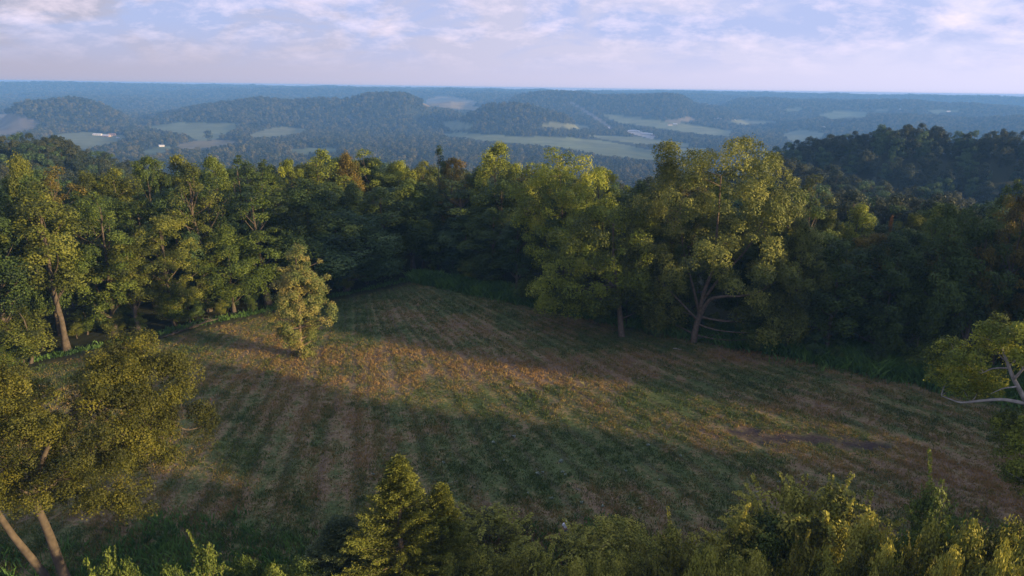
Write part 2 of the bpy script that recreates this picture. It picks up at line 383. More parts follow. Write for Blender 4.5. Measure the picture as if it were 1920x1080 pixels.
# ------------------------------------------------------------------ stubble and grass on the field
def blades(name, P, hgt, wid, tint, mt, per=5, spread=.12, lean=.5, seed=1):
    g = np.random.default_rng(seed); n = len(P)
    P = np.repeat(P, per, 0); h = np.repeat(hgt, per) * g.uniform(.6, 1.15, n * per); w = np.repeat(wid, per); tt = np.clip(np.repeat(tint, per) + g.normal(0, .10, n * per), 0, 1)
    off = g.normal(0, 1, (n * per, 3)) * np.repeat(np.broadcast_to(spread, (n,)), per)[:, None]; off[:, 2] = 0
    base = P + off
    a = g.uniform(0, 2 * math.pi, n * per); t = np.stack([np.cos(a), np.sin(a), 0 * a], 1)
    b2 = g.uniform(0, 2 * math.pi, n * per); l = np.stack([np.cos(b2), np.sin(b2), 0 * a], 1) * (h * lean * g.uniform(.1, 1, n * per))[:, None]
    tip = base + l + np.stack([0 * h, 0 * h, h], 1); mid = base + l * .35 + np.stack([0 * h, 0 * h, h * .55], 1)
    w = w[:, None]
    V = np.stack([base - t * w * .5 - [0, 0, .02], base + t * w * .5 - [0, 0, .02], mid + t * w * .6, tip], 1).reshape(-1, 3)
    V2 = V.reshape(-1, 4, 3); V2[:, 3] = tip - t * w * .1
    Q = np.arange(len(V)).reshape(-1, 4)
    return mk_mesh(name, V, Q, mt, {'tint': ('FLOAT', 'FACE', tt)})
STRAW = foliage_mat('stubble', (.055, .095, .024), (.180, .160, .046), (.320, .205, .080), .3)
def build_stubble():
    g = np.random.default_rng(5); n = 520000
    Y = 22 + 112 * g.random(n) ** 1.1; X = g.uniform(-1, 1, n) * (Y * .80 + 8)
    a, b = dout(X, Y); d = np.maximum(a, b); keep = d < -0.3
    X, Y = X[keep], Y[keep]
    gr = greenness(X, Y); so_ = soilmask(X, Y)
    rc = rowcoord(X, Y)
    row = .5 + .5 * np.sin(rc * 2 * math.pi / 1.7 + 2 * fbm(X / 3., Y / 3., 61, 2))
    trk = np.abs(np.sin(rc * math.pi / 5.2 + fbm(X / 6, Y / 6, 71, 2))) ** 10
    pk = (.38 + .62 * row) * (1 - .85 * trk) * (1 - .95 * so_) * (.35 + .65 * fbm(X / 1.3, Y / 1.3, 81, 3) * 1.6)
    k = g.random(len(X)) < pk * .75
    X, Y, gr, row = X[k], Y[k], gr[k], row[k]
    Z = H(X, Y)
    P = np.stack([X, Y, Z], 1)
    hgt = .07 + .20 * (1 - gr) * g.random(len(X)) + .07 * g.random(len(X))
    tint = np.clip(1 - gr + g.normal(0, .16, len(X)), 0, 1)
    me = blades('stubble', P, hgt, np.full(len(X), .045) + .00045 * Y, tint, STRAW, 4, .13, .8, 3)
    o = obj('grass', me); o['kind'] = 'stuff'; o['label'] = 'mown green and reddish brown stubble covering the field'; 
build_stubble()
def build_tufts():
    g = np.random.default_rng(15); n = 60000
    Y = 24 + 108 * g.random(n) ** 1.15; X = g.uniform(-1, 1, n) * (Y * .80 + 8)
    a, b = dout(X, Y); d = np.maximum(a, b)
    den = fbm(X / 2.6, Y / 2.6, 131, 3); gr = greenness(X, Y); k = (d < -.3) & (g.random(n) < np.clip((den - .42) * 3.2, .03, .75)) & (soilmask(X, Y) < .3)
    X, Y, gr = X[k], Y[k], gr[k]; P = np.stack([X, Y, H(X, Y)], 1)
    tint = np.clip(.82 - gr + g.normal(0, .15, len(X)), 0, 1)
    me = blades('tufts', P, .16 + .26 * g.random(len(X)), np.full(len(X), .07), tint, STRAW, 7, .22, 1.0, 8)
    o = obj('grass_tufts', me); o['kind'] = 'stuff'; o['label'] = 'taller tufts of grass and dry stalks scattered over the mown field'
build_tufts()
def build_weeds():
    g = np.random.default_rng(9); n = 64000
    P = []
    # band of tall weeds under the right treeline
    t = g.uniform(-2, np.linalg.norm(PR - CORNER) + 30, n); w = g.normal(0, 1, n)
    wid = 1.3 + t * .030
    q = CORNER[None] + eR[None] * t[:, None] + nR[None] * (-0.2 + w * wid * .55 + wid * .6)[:, None]
    P.append(q)
    t = g.uniform(0, np.linalg.norm(PL - CORNER) + 20, n // 60)
    P.append(CORNER[None] + eL[None] * t[:, None] + nL[None] * (1.6 + np.abs(g.normal(0, 1.0, n // 60)))[:, None])
    # rough ground under the near bushes
    m = 26000; X = g.uniform(-45, 42, m); Y = g.uniform(24, 50, m); k = g.random(m) < np.clip((46.5 + 2.5 * np.sin(X / 5.) + 3*vnoise(X/4,Y/4,3) - Y) / 8, 0, 1)
    P.append(np.stack([X, Y], 1)[k])
    P = np.concatenate(P); Z = H(P[:, 0], P[:, 1])
    hg = .6 + 1.3 * g.random(len(P)) * (0.4 + fbm(P[:, 0] / 3, P[:, 1] / 3, 91, 2)); hg[n:n + n // 60] *= .35; hg[-int(k.sum()):] *= .42
    ti = np.clip(.45 + 1.3 * (fbm(P[:, 0] / 2, P[:, 1] / 2, 95, 3) - .5) + g.normal(0, .1, len(P)), 0, 1)
    me = blades('weeds', np.column_stack([P, Z]), hg, np.full(len(P), .09), ti, FOL['weed'], 5, .28, .9, 4)
    o = obj('weeds', me); o['kind'] = 'stuff'; o['label'] = 'tall dark green weeds along the foot of the woods and below the bushes'
build_weeds()

# ------------------------------------------------------------------ tree building
def tube(pts, rad, k=6):
    pts = np.asarray(pts, float); rad = np.asarray(rad, float); n = len(pts)
    T = unit(np.gradient(pts, axis=0)); ref = np.array([0.31, 0.95, 0.05])
    A = unit(np.cross(T, ref)); B = np.cross(T, A)
    th = np.linspace(0, 2 * math.pi, k, endpoint=False)
    V = pts[:, None] + rad[:, None, None] * (np.cos(th)[None, :, None] * A[:, None] + np.sin(th)[None, :, None] * B[:, None])
    i = np.arange(n - 1)[:, None] * k; j = np.arange(k)[None]; j2 = (j + 1) % k
    Q = np.stack([i + j, i + j2, i + k + j2, i + k + j], -1).reshape(-1, 4)
    return V.reshape(-1, 3), Q
class Parts:
    def __init__(s): s.V = []; s.Q = []; s.n = 0
    def add(s, V, Q): s.V.append(V); s.Q.append(Q + s.n); s.n += len(V)
    def mesh(s, name, mt): return mk_mesh(name, np.concatenate(s.V), np.concatenate(s.Q), mt, smooth=True)
def bez(a, b, c, n):
    t = np.linspace(0, 1, n)[:, None]; return (1 - t) ** 2 * a + 2 * t * (1 - t) * b + t * t * c
def leaves(C, Nn, S, tint, asp=.62, g=rng):
    n = len(C); Nn = unit(Nn); q = g.normal(0, 1, (n, 3)); T = unit(np.cross(Nn, q)); B = np.cross(Nn, T)
    s = S[:, None]
    V = np.stack([C - B * s * .55, C + T * s * asp * .5 - B * s * .05, C + B * s * .5 - Nn * s * .12, C - T * s * asp * .5 - B * s * .05], 1).reshape(-1, 3)
    return V, np.arange(n * 4).reshape(-1, 4), tint
def puff_leaves(C, R, per_m2, size, g, cen=None, up=.35, hang=0.0, tj=.12, shell=.55, tint_base=None, squash=.98):
    """C (n,3) clump centres, R (n) radii. Leaves lie on lumpy shells round every clump."""
    outC = []; outN = []; outS = []; outT = []
    pt = g.uniform(.18, .82, len(C)) if tint_base is None else tint_base
    for i in range(len(C)):
        n = max(6, int(4 * math.pi * R[i] ** 2 * per_m2))
        d = unit(g.normal(0, 1, (n, 3))); d[:, 2] = np.where(d[:, 2] < -.62, -d[:, 2] * .7, d[:, 2]); d = unit(d)
        lump = 1 + .22 * np.sin(d[:, 0] * 5 + i) * np.cos(d[:, 1] * 5 + 2 * i) + .12 * np.sin(d[:, 2] * 9 + i)
        rr = R[i] * (shell + (1 - shell) * g.random(n) ** .6) * lump
        p = C[i] + d * rr[:, None] * [1, 1, squash]
        nn = d * .75 + g.normal(0, .55, (n, 3)) + [0, 0, up]
        if cen is not None: nn = nn + unit(p - cen) * .35
        outC.append(p); outN.append(nn); outS.append(size * g.uniform(.6, 1.3, n))
        outT.append(np.clip(pt[i] + g.normal(0, tj, n), 0, 1))
    return np.concatenate(outC), np.concatenate(outN), np.concatenate(outS), np.concatenate(outT)
def crown_points(g, Hh, Rr, z0, prof, n, lobes=5, lob=.22):
    ph = g.uniform(0, 6.28, 6); out = []
    while len(out) < n:
        t = g.random(); a = g.uniform(0, 2 * math.pi)
        pr = prof(t) * (1 + lob * math.sin(lobes * a + ph[0] + 3 * t) + lob * .7 * math.sin(2 * a + ph[1]) + lob * .6 * math.sin(9 * t + ph[2] + a))
        rad = Rr * pr * g.random() ** .33
        out.append((rad * math.cos(a), rad * math.sin(a), z0 + (Hh - z0) * t, ))
    return np.array(out)
PROF = {
 'broad': lambda t: (math.sin(math.pi * min(1, (t * .92 + .10)) ** .85) ** .6 if t < .98 else .25),
 'tall': lambda t: (.5 + .5 * math.sin(math.pi * min(1, t * 1.02 + .02) ** 1.1)) * (1 if t < .72 else max(.12, (1 - ((t - .72) / .28) ** 2))),
 'round': lambda t: math.sqrt(max(.02, 1 - (2 * t - 1) ** 2)),
 'spire': lambda t: max(.05, (1 - t) ** .8) * min(1, t * 6 + .5),
}
def make_proto(seed, Hh, Rr, z0f, prof, npuff, pr, per, size, limbs=14, lean=.3, trunk=True, tr=None, k=6):
    if size < .5: per *= 1.55; size *= .79
    g = np.random.default_rng(seed); z0 = Hh * z0f
    C = crown_points(g, Hh - pr * .7, Rr - pr * .6, z0 + pr * .6, PROF[prof], npuff)
    R = pr * g.uniform(.55, 1.3, npuff) * (1 - .3 * (C[:, 2] / Hh))
    cen = np.array([0, 0, (z0 + Hh) * .5])
    p, nn, s, t = puff_leaves(C, R, per, size, g, cen)
    V, Q, tt = leaves(p, nn, s, t, g=g)
    crown = mk_mesh('crown', V, Q, FOL['mid'], {'tint': ('FLOAT', 'FACE', tt)})
    P = Parts(); tr = tr or Hh * .013 + .05
    n = 9; zz_ = np.linspace(-.3, Hh * .86, n)
    wob = np.cumsum(g.normal(0, lean * .3, (n, 2)), 0) * (np.arange(n) > 0)[:, None]
    pts = np.column_stack([wob, zz_]); rad = tr * (1 - .85 * np.linspace(0, 1, n)); rad[0] *= 1.5
    P.add(*tube(pts, rad, k))
    idx = g.permutation(npuff)[:limbs]
    for i in idx:
        c = C[i]; zs = max(Hh * .12, min(c[2] - .18 * Hh * g.uniform(.5, 1.3), Hh * .75)); s0 = np.array([np.interp(zs, zz_, wob[:, 0]), np.interp(zs, zz_, wob[:, 1]), zs])
        m = (s0 + c) / 2 + g.normal(0, .6, 3) * [1, 1, .3] + [0, 0, -.04 * Hh * g.random()]
        P.add(*tube(bez(s0, m, c, 6), np.linspace(np.interp(zs, zz_, rad) * .55, .025, 6), max(4, k - 1)))
    trunkm = P.mesh('trunk', BARK)
    return crown, trunkm, Hh, Rr
PROTO = {}
for i in range(4): PROTO['tall%d' % i] = make_proto(100 + i, 24, 4.6, [.26, .16, .30, .10][i], 'tall', [58, 64, 54, 66][i], 1.55, 11, .34, 16)
for i in range(3): PROTO['oak%d' % i] = make_proto(200 + i, 22, 7.0, [.12, .18, .08][i], 'broad', 95, 1.75, 9.5, .36, 22)
for i in range(2): PROTO['small%d' % i] = make_proto(300 + i, 9, 3.2, .14, 'round', 30, 1.1, 15, .27, 9)
PROTO['tall4'] = make_proto(110, 24, 4.8, .12, 'tall', 120, 1.05, 13, .30, 22)
PROTO['tall5'] = make_proto(111, 25, 4.4, .28, 'tall', 40, 1.25, 14, .32, 30, lean=.6)
PROTO['oak3'] = make_proto(210, 22, 7.0, .10, 'broad', 52, 2.4, 8.5, .40, 20)
PROTO['oak4'] = make_proto(211, 22, 6.6, .14, 'round', 150, 1.15, 13, .31, 30)
PROTO['spire0'] = make_proto(400, 22, 3.6, .06, 'spire', 75, 1.0, 14, .28, 12)
for i in range(3): PROTO['wood%d' % i] = make_proto(500 + i, 16, 5.6, .10, 'round', 34, 1.9, 5.5, .52, 5, k=4)
for i in range(3): PROTO['dot%d' % i] = make_proto(600 + i, 15, 6.0, .04, 'round', 13, 2.9, .42, 1.9, 2, k=3)
def tree(name, kind, loc, height, radius, col, label, cat='tree', group=None, rz=None, bark=None):
    cr, tk, h, r = PROTO[kind]
    e = empty(name, loc, label, cat, group, RND.uniform(0, 6.28) if rz is None else rz, (radius / r, radius / r, height / h))
    c = obj('crown', cr, e, FOL[col]); t = obj('trunk', tk, e, bark or BARK)
    return e, c

# ------------------------------------------------------------------ woods round the field
EDGE = [(-500, 800), (-200, 745), (0, 703), (60, 688), (150, 664), (210, 645), (300, 628), (390, 606), (480, 588), (560, 573), (640, 556), (730, 533), (790, 525), (900, 545), (1000, 587), (1160, 626), (1300, 652), (1400, 667), (1500, 684), (1600, 696), (1740, 714), (1900, 742), (2100, 780)]
ec = [e[0] for e in EDGE]; er = [e[1] for e in EDGE]
def wood_pos(c, depth):
    p = flat(np.array(float(c)), np.array(float(np.interp(c, ec, er)))); d = unit(p[:2]); q = p[:2] + d * depth
    return q[0], q[1], Hs(q[0], q[1])
def place(c, depth, top, half, kind, col, label, group=None, name='broadleaf_tree', bark=None):
    x, y, z = wood_pos(c, depth); r = math.hypot(x, y)
    zt = CAMZ + float(slope(np.array(float(c)), np.array(float(top)))) * r
    _, _, dz = project(np.array([x, y, z])); rad = half / F * dz
    return tree(name, kind, (x, y, z), max(5, zt - z), rad, col, label, 'tree', group, bark=bark)
SK = 'trees along the skyline of the wood'; FR = 'trees in the front row of the wood'; MD = 'trees inside the wood behind its front row'
NEAR = [
 # left wood, front row
 (-40, 3, 350, 62, 'tall2', 'dark', 'dark green front tree cut off by the left edge of the photo', FR),
 (28, 4, 345, 60, 'tall0', 'dark', 'dark green tall tree by the left border, left of the pale-trunked tree', FR),
 (128, 2.5, 333, 62, 'tall2', 'olive', 'tall olive tree with long pale bare trunk near the left border', FR),
 (58, 1.5, 568, 48, 'small0', 'olive', 'small olive tree at the wood edge left of the long pale trunk', FR),
 (218, 4, 350, 58, 'tall4', 'mid', 'mid green tall tree directly right of the long pale trunk', FR),
 (262, 2.5, 440, 48, 'tall2', 'olive', 'lower olive tree with slanting trunk above the big foreground crown', FR),
 (330, 3, 400, 62, 'oak4', 'olive', 'olive tree overhanging the left end of the sunlit strip', FR),
 (395, 6, 300, 48, 'tall5', 'olive', 'slim light olive tree rising between dark gaps left of the lone tree', FR),
 (440, 3, 420, 58, 'oak1', 'mid', 'leaning mid green tree with low branch over the grass, left of the lone tree', FR),
 (505, 4, 335, 62, 'tall4', 'mid', 'bright mid green tree standing just behind and left of the lone tree', FR),
 (585, 6, 330, 75, 'oak0', 'dark', 'dark green tree directly behind the top of the lone tree', FR),
 (650, 3, 395, 88, 'oak3', 'blue', 'big rounded blue-green tree right of the lone tree, leaves down to the grass', FR),
 (720, 7, 345, 62, 'tall3', 'dark', 'dark tree left of the far corner of the field', FR),
 # corner
 (775, 9, 330, 52, 'tall1', 'mid', 'mid green tree right above the far corner of the field', FR),
 (828, 8, 425, 48, 'small0', 'dark', 'low dark tree at the far corner of the field', FR),
 (872, 7, 400, 46, 'tall1', 'blue', 'dark blue-green tree right of the far corner', FR),
 (922, 5, 385, 48, 'tall3', 'dark', 'dark tree with several thin trunks between corner and large yellow-green tree', FR),
 (968, 5, 400, 44, 'tall0', 'blue', 'blue-green shaded tree tucked left of the large yellow-green tree', FR),
 # right wood
 (1470, 3, 400, 58, 'oak1', 'grey', 'grey-green tree leaning out right of the largest tree', FR),
 (1545, 4, 440, 55, 'tall1', 'dark', 'dark narrow tree with pale lower trunk, right of the largest tree', FR),
 (1640, 5, 425, 62, 'oak2', 'dark', 'dark green low-crowned tree below the thin orange tree', FR),
 (1720, 6, 372, 64, 'oak0', 'dark', 'dark green rounded tree between the orange top and the rusty tree', FR),
 (1790, 5, 400, 52, 'tall0', 'dark', 'deeply shaded tree with pale slanting branches near the right border', FR),
 (1850, 7, 325, 60, 'oak4', 'rust', 'rusty brown-green tall tree near the right border', FR),
 (1925, 5, 345, 58, 'tall3', 'dark', 'dark tall tree cut by the right border', FR),
 (1990, 6, 330, 60, 'tall1', 'dark', 'dark tree past the right border behind the pale-limbed tree', FR),
 (2070, 5, 320, 60, 'tall0', 'dark', 'dark tree well past the right border', FR),
]
SKY_ROW = [(-120, 300, 55, 'dark'), (-50, 300, 50, 'mid'), (20, 330, 50, 'dark'), (108, 286, 42, 'olive'), (160, 296, 45, 'rust'), (215, 306, 42, 'olive'), (262, 304, 42, 'olive'),
 (318, 290, 44, 'mid'), (372, 286, 42, 'olive'), (430, 286, 44, 'mid'), (478, 284, 40, 'dark'), (520, 292, 38, 'mid'), (562, 296, 34, 'yellow'), (618, 272, 44, 'yellow'),
 (662, 284, 30, 'rust'), (700, 270, 42, 'yellow'), (752, 292, 40, 'yellow'), (800, 296, 34, 'olive'), (850, 294, 40, 'rust'), (896, 312, 36, 'dark'), (932, 262, 52, 'yellow'), (985, 306, 40, 'rust'),
 (1020, 300, 40, 'mid'), (1112, 310, 44, 'yellow'), (1180, 330, 42, 'dark'), (1228, 300, 36, 'olive'), (1478, 312, 40, 'olive'), (1512, 378, 34, 'olive'), (1566, 370, 38, 'yellow'), (1660, 392, 40, 'olive'), (1700, 372, 42, 'mid'),
 (1752, 378, 40, 'dark'), (1820, 322, 40, 'mid'), (1884, 322, 40, 'rust'), (1940, 316, 46, 'dark'), (2010, 300, 50, 'dark')]
CN = {'dark': 'dark green', 'mid': 'mid green', 'olive': 'olive', 'rust': 'brown-tinged', 'yellow': 'yellow-green', 'blue': 'blue-green', 'grey': 'grey-green'}
def where(c):
    marks = [(-80, 'past the left border'), (0, 'at the left border'), (70, 'close to the left border'), (130, 'above the long pale trunk'), (195, 'below the far farm buildings'), (262, 'a little right of the far farm buildings'), (303, 'below the small white far shed'),
     (350, 'left of the round dark far tree'), (390, 'below the round dark far tree'), (440, 'just right of below the round far tree'), (480, 'below the left end of the pale oval far meadow'), (525, 'below the middle of the pale oval far meadow'), (563, 'above the lone tree'),
     (618, 'right of above the lone tree'), (660, 'above the big blue-green tree'), (700, 'below the highest wooded hill top'), (752, 'left of the dark pointed cedar'), (800, 'beside the dark pointed cedar'), (850, 'under and right of the dark pointed cedar'), (896, 'left of the flat-topped tree'),
     (932, 'with a broad flat top at mid skyline'), (985, 'right of the flat-topped tree'), (1030, 'left of the domed yellow-green tree'), (1112, 'right shoulder of the domed yellow-green tree'), (1180, 'between the domed tree and the largest tree'), (1228, 'touching the left of the largest tree'), (1300, 'behind the largest tree'), (1390, 'behind the right half of the largest tree'),
     (1478, 'at the right flank of the largest tree'), (1512, 'right of the largest tree in the dip'), (1566, 'catching the sun right of the largest tree'), (1660, 'right of the thin orange tree'), (1700, 'two crowns right of the thin orange tree'), (1752, 'left of the rusty tree'), (1820, 'at the left of the rusty tree'), (1884, 'right of the rusty tree'), (1950, 'at the right border'), (2010, 'past the right border')]
    return min(marks, key=lambda m: abs(m[0] - c))[1]
for (c, dpt, top, half, kind, col, lab, grp) in NEAR:
    place(c, dpt, top, half * (1.22 if c < 720 else 1.12), kind, col, lab, grp)
for i, (c, top, half, col) in enumerate(SKY_ROW):
    kinds = ['tall4', 'oak4', 'tall3', 'oak3', 'tall5', 'oak2', 'tall1', 'oak4', 'tall0', 'oak1', 'tall4'] 
    place(c, 20 + (i * 37 % 9), top, half * 1.25, kinds[i % 11], col, '%s skyline crown, %s' % (CN[col], where(c)), SK)
# middle ranks
seen = {}
for k, dpt in enumerate((12, 30)):
    for j, c in enumerate(range(-130, 2100, 62)):
        cc = c + RND.uniform(-18, 18) + 30 * k
        sk = np.interp(cc, [s[0] for s in SKY_ROW], [s[1] for s in SKY_ROW])
        if 1240 < cc < 1440 and k == 0: sk = 330
        top = sk + (RND.uniform(30, 75) if k == 0 else RND.uniform(12, 32))
        col = RND.choice(['dark', 'dark', 'mid', 'olive', 'blue', 'olive'] if cc < 1250 else ['dark', 'dark', 'mid', 'dark', 'blue', 'rust'])
        base = '%s %s tree, %s' % (CN[col], 'second-rank' if k == 0 else 'rear-rank', where(cc))
        if base in seen: base += ', further right'
        seen[base] = 1
        place(cc, dpt + RND.uniform(-3, 3), top, RND.uniform(50, 70), RND.choice(['tall0', 'tall4', 'tall3', 'oak0', 'oak4', 'tall5', 'oak3']), col, base, MD)
# special ones
place(828, 17, 262, 26, 'spire0', 'dark', 'dark pointed cedar sticking up above the middle of the wood', None, 'cedar_tree')
place(1622, 12, 388, 13, 'spire0', 'orange', 'thin orange-leaved tree top in the wood right of the largest tree', None, 'broadleaf_tree')
# shrubs and young trees at the foot of the woods
for j in range(78):
    c = RND.uniform(-60, 2000) if j < 46 else RND.uniform(-60, 800)
    dpt = RND.uniform(1.0, 7) if j < 46 else RND.uniform(1.5, 8)
    if 1130 < c < 1200 or 1270 < c < 1340: dpt = RND.uniform(4, 7)
    x, y, z = wood_pos(c, dpt); hh = RND.uniform(2.2, 6.5)
    side_ = 'left' if c < 790 else 'right'
    col = RND.choice(['dark', 'mid', 'blue', 'olive'] if c < 900 else ['dark', 'dark', 'blue', 'mid'])
    tree('shrub', RND.choice(['small0', 'small1']), (x, y, z), hh, hh * RND.uniform(.38, .55), col, '%s %s shrub, %s' % ('tall' if hh > 4.6 else 'low' if hh < 3.2 else 'middling', CN[col], where(c)), 'shrub', 'shrubs under the edge of the woods')

# ------------------------------------------------------------------ trees drawn from their outline: clumps fill the outline and are as deep as they are wide
def custom_tree(name, base, outline, npuff, prad, per, size, col, label, limbs, trunks, bark, seed, depth=.75, off=0.0, extra=(), tintbias=0.0, sil=.25, dense_low=False, up=.35):
    """outline: polygons (photo px) at the distance of the base; trunks: px polylines with radii; all put in one frontal plane then given depth"""
    g = np.random.default_rng(seed); base = np.array(base, float)
    dist = float((base - [0, 0, CAMZ]) @ Fn)
    hx = unit(np.array([base[0], base[1], 0.0])); 
    def P3(c, r, dd=0.0):
        d = ray(np.array(float(c)), np.array(float(r))); hd = math.hypot(d[0], d[1]); R_ = math.hypot(base[0], base[1]) + dd
        # point over the vertical plane through the base
        t = R_ / (d[0] * hx[0] + d[1] * hx[1]); return np.array([0, 0, CAMZ]) + d * t
    C = []; 
    for poly, n in outline:
        xs = [p[0] for p in poly]; ys = [p[1] for p in poly]; cx = (min(xs) + max(xs)) / 2; hw = (max(xs) - min(xs)) / 2
        k = 0; guard = 0
        while k < n and guard < 20000:
            guard += 1
            c = g.uniform(min(xs), max(xs)); r = g.uniform(min(ys), max(ys))
            if not inpoly(np.array([c]), np.array([r]), poly)[0]: continue
            w = hw / F * dist * depth * math.sqrt(max(.05, 1 - ((c - cx) / hw) ** 2))
            ry = (r - min(ys)) / (max(ys) - min(ys)); w *= math.sqrt(max(.1, 1 - (2 * ry - 1) ** 4))
            s = g.uniform(-1, 1); s = np.sign(s) * abs(s) ** .7
            # shrink toward the outline so clumps do not overshoot
            C.append(P3(c, r, s * w)); k += 1
    C = np.array(C); R = prad * g.uniform(.55, 1.3, len(C))
    for (c, r, dd, rad) in extra:
        C = np.vstack([C, P3(c, r, dd)]); R = np.append(R, rad)
    C = C - base
    t0 = np.clip(g.uniform(.15, .85, len(C)) + tintbias, 0, 1)
    p, nn, s, t = puff_leaves(C, R, per, size, g, C.mean(0), tint_base=t0, up=up)
    V, Q, tt = leaves(p, nn, s, t, g=g)
    e = empty(name, base, label, 'tree')
    obj('crown', mk_mesh('crown', V, Q, FOL[col], {'tint': ('FLOAT', 'FACE', tt)}), e)
    PT = Parts(); nodes = []
    for pl, r0, r1 in trunks:
        pts = np.array([P3(q[0], q[1], q[2] if len(q) > 2 else 0) for q in pl]) - base
        m = 4 * len(pts); ti = np.linspace(0, len(pts) - 1, m)
        # smooth polyline
        pp = np.column_stack([np.interp(ti, range(len(pts)), pts[:, a]) for a in range(3)])
        for _ in range(2): pp[1:-1] = (pp[:-2] + 2 * pp[1:-1] + pp[2:]) / 4
        rr = np.linspace(r0, r1, m); PT.add(*tube(pp, rr, 8)); nodes.append((pp, rr))
    allp = np.concatenate([a for a, _ in nodes]); allr = np.concatenate([b for _, b in nodes])
    for i in g.permutation(len(C))[:limbs]:
        c = C[i]; d2 = np.linalg.norm(allp - c, axis=1) + 1.5 * np.maximum(0, allp[:, 2] - c[2] + .5) + (allp[:, 2] < c[2] * .15) * 4
        j = int(np.argmin(d2)); s0 = allp[j]; m = (s0 + c) / 2 + g.normal(0, .12, 3) * np.linalg.norm(c - s0)
        PT.add(*tube(bez(s0, m, c, 7), np.linspace(min(allr[j] * .6, .14), .02, 7), 5))
    obj('trunk', PT.mesh('trunk', bark), e)
    return e
# largest tree on the right
b = flat(np.array(1305.), np.array(642.)); b[2] = Hs(b[0], b[1])
custom_tree('broadleaf_tree', b, [
  ([(1225, 330), (1232, 285), (1248, 262), (1262, 285), (1275, 320), (1250, 360)], 10),
  ([(1272, 300), (1310, 275), (1345, 268), (1400, 262), (1430, 262), (1450, 300), (1500, 340), (1510, 400), (1460, 430), (1330, 430), (1240, 400), (1195, 380), (1230, 330)], 95),
  ([(1195, 380), (1330, 400), (1500, 390), (1530, 450), (1525, 520), (1500, 580), (1440, 600), (1380, 560), (1330, 520), (1260, 520), (1200, 480), (1170, 430)], 110),
  ([(1180, 440), (1260, 470), (1290, 540), (1260, 590), (1225, 600), (1185, 560), (1165, 490)], 52),
  ([(1225, 580), (1275, 560), (1285, 600), (1250, 622), (1222, 612)], 12),
  ([(1370, 575), (1500, 560), (1520, 610), (1490, 650), (1430, 655), (1385, 620)], 34),
  ([(1380, 540), (1470, 560), (1480, 620), (1440, 640), (1400, 610)], 16)], 0, 1.4, 17, .26, 'grey',
  'largest tree, wide grey-green crown with forked trunk and curving limbs at the field edge', 22,
  [([(1300, 646), (1303, 620), (1312, 590)], .50, .38), ([(1312, 592), (1330, 560, -1), (1360, 555, -2), (1392, 556, -3), (1430, 545, -3)], .30, .08),
   ([(1311, 596), (1318, 550), (1340, 500), (1345, 420), (1352, 330)], .34, .08), ([(1312, 590), (1300, 540, 2), (1280, 470, 3), (1275, 380, 3)], .24, .06),
   ([(1316, 566), (1350, 520, 2), (1400, 470, 3), (1440, 400, 3)], .22, .06), ([(1308, 600), (1270, 560, -2), (1230, 520, -3)], .18, .05)], BARKW, 31, tintbias=.05)
# domed yellow-green tree and the skirted tree in front of it
x_, y_, z_ = wood_pos(1062, 9)
custom_tree('broadleaf_tree', (x_, y_, z_), [
  ([(958, 350), (985, 310), (1040, 288), (1100, 308), (1140, 340), (1150, 420), (1120, 470), (1060, 510), (1000, 500), (962, 440)], 110)], 0, 1.5, 16, .26, 'yellow',
  'large yellow-green tree with domed top right of the field corner', 34,
  [([(1062, 612), (1062, 520), (1055, 420), (1050, 330)], .42, .08), ([(1062, 520), (1090, 440, -2), (1100, 380, -3)], .22, .06), ([(1062, 530), (1020, 450, 2), (1010, 380, 2)], .22, .06)], BARK, 33, tintbias=.12)
b = flat(np.array(1166.), np.array(630.)); b[2] = Hs(b[0], b[1])
custom_tree('broadleaf_tree', b, [
  ([(1012, 480), (1050, 432), (1100, 392), (1160, 372), (1215, 400), (1236, 470), (1230, 555), (1200, 590), (1150, 590), (1080, 585), (1015, 580), (995, 550), (1000, 510)], 150)], 0, 1.35, 17, .25, 'yellow',
  'green tree with wide skirt of leaves and short pale trunk at the grass edge', 12,
  [([(1166, 634), (1163, 600), (1160, 560), (1150, 480), (1150, 420)], .50, .1), ([(1160, 545), (1110, 500, 2), (1060, 480, 3)], .24, .06), ([(1160, 560), (1200, 500, 1), (1210, 440, 1)], .2, .05)], BARKW, 35, tintbias=-.02)
# lone tree in the field
b = flat(np.array(563.), np.array(668.)); b[2] = Hs(b[0], b[1])
custom_tree('broadleaf_tree', b, [
  ([(555, 446), (560, 446), (572, 478), (586, 510), (585, 545), (536, 545), (532, 505), (545, 475)], 50),
  ([(530, 520), (586, 515), (602, 530), (616, 565), (628, 590), (608, 615), (590, 630), (538, 630), (508, 612), (497, 590), (503, 560), (518, 535)], 112),
  ([(528, 600), (596, 600), (592, 640), (545, 650), (520, 635)], 40),
  ([(548, 640), (578, 640), (584, 668), (550, 670)], 16)], 0, .68, 34, .19, 'autumn',
  'lone slender tree standing in the field, leaves turning orange', 30,
  [([(563, 671), (562, 640), (562, 590), (558, 540), (555, 490), (553, 455)], .27, .04)], BARKW, 41, extra=[(614, 520, 0, .55), (622, 572, 0.5, .55), (505, 560, -.5, .6), (600, 490, 0, .4), (526, 506, 0, .5)])
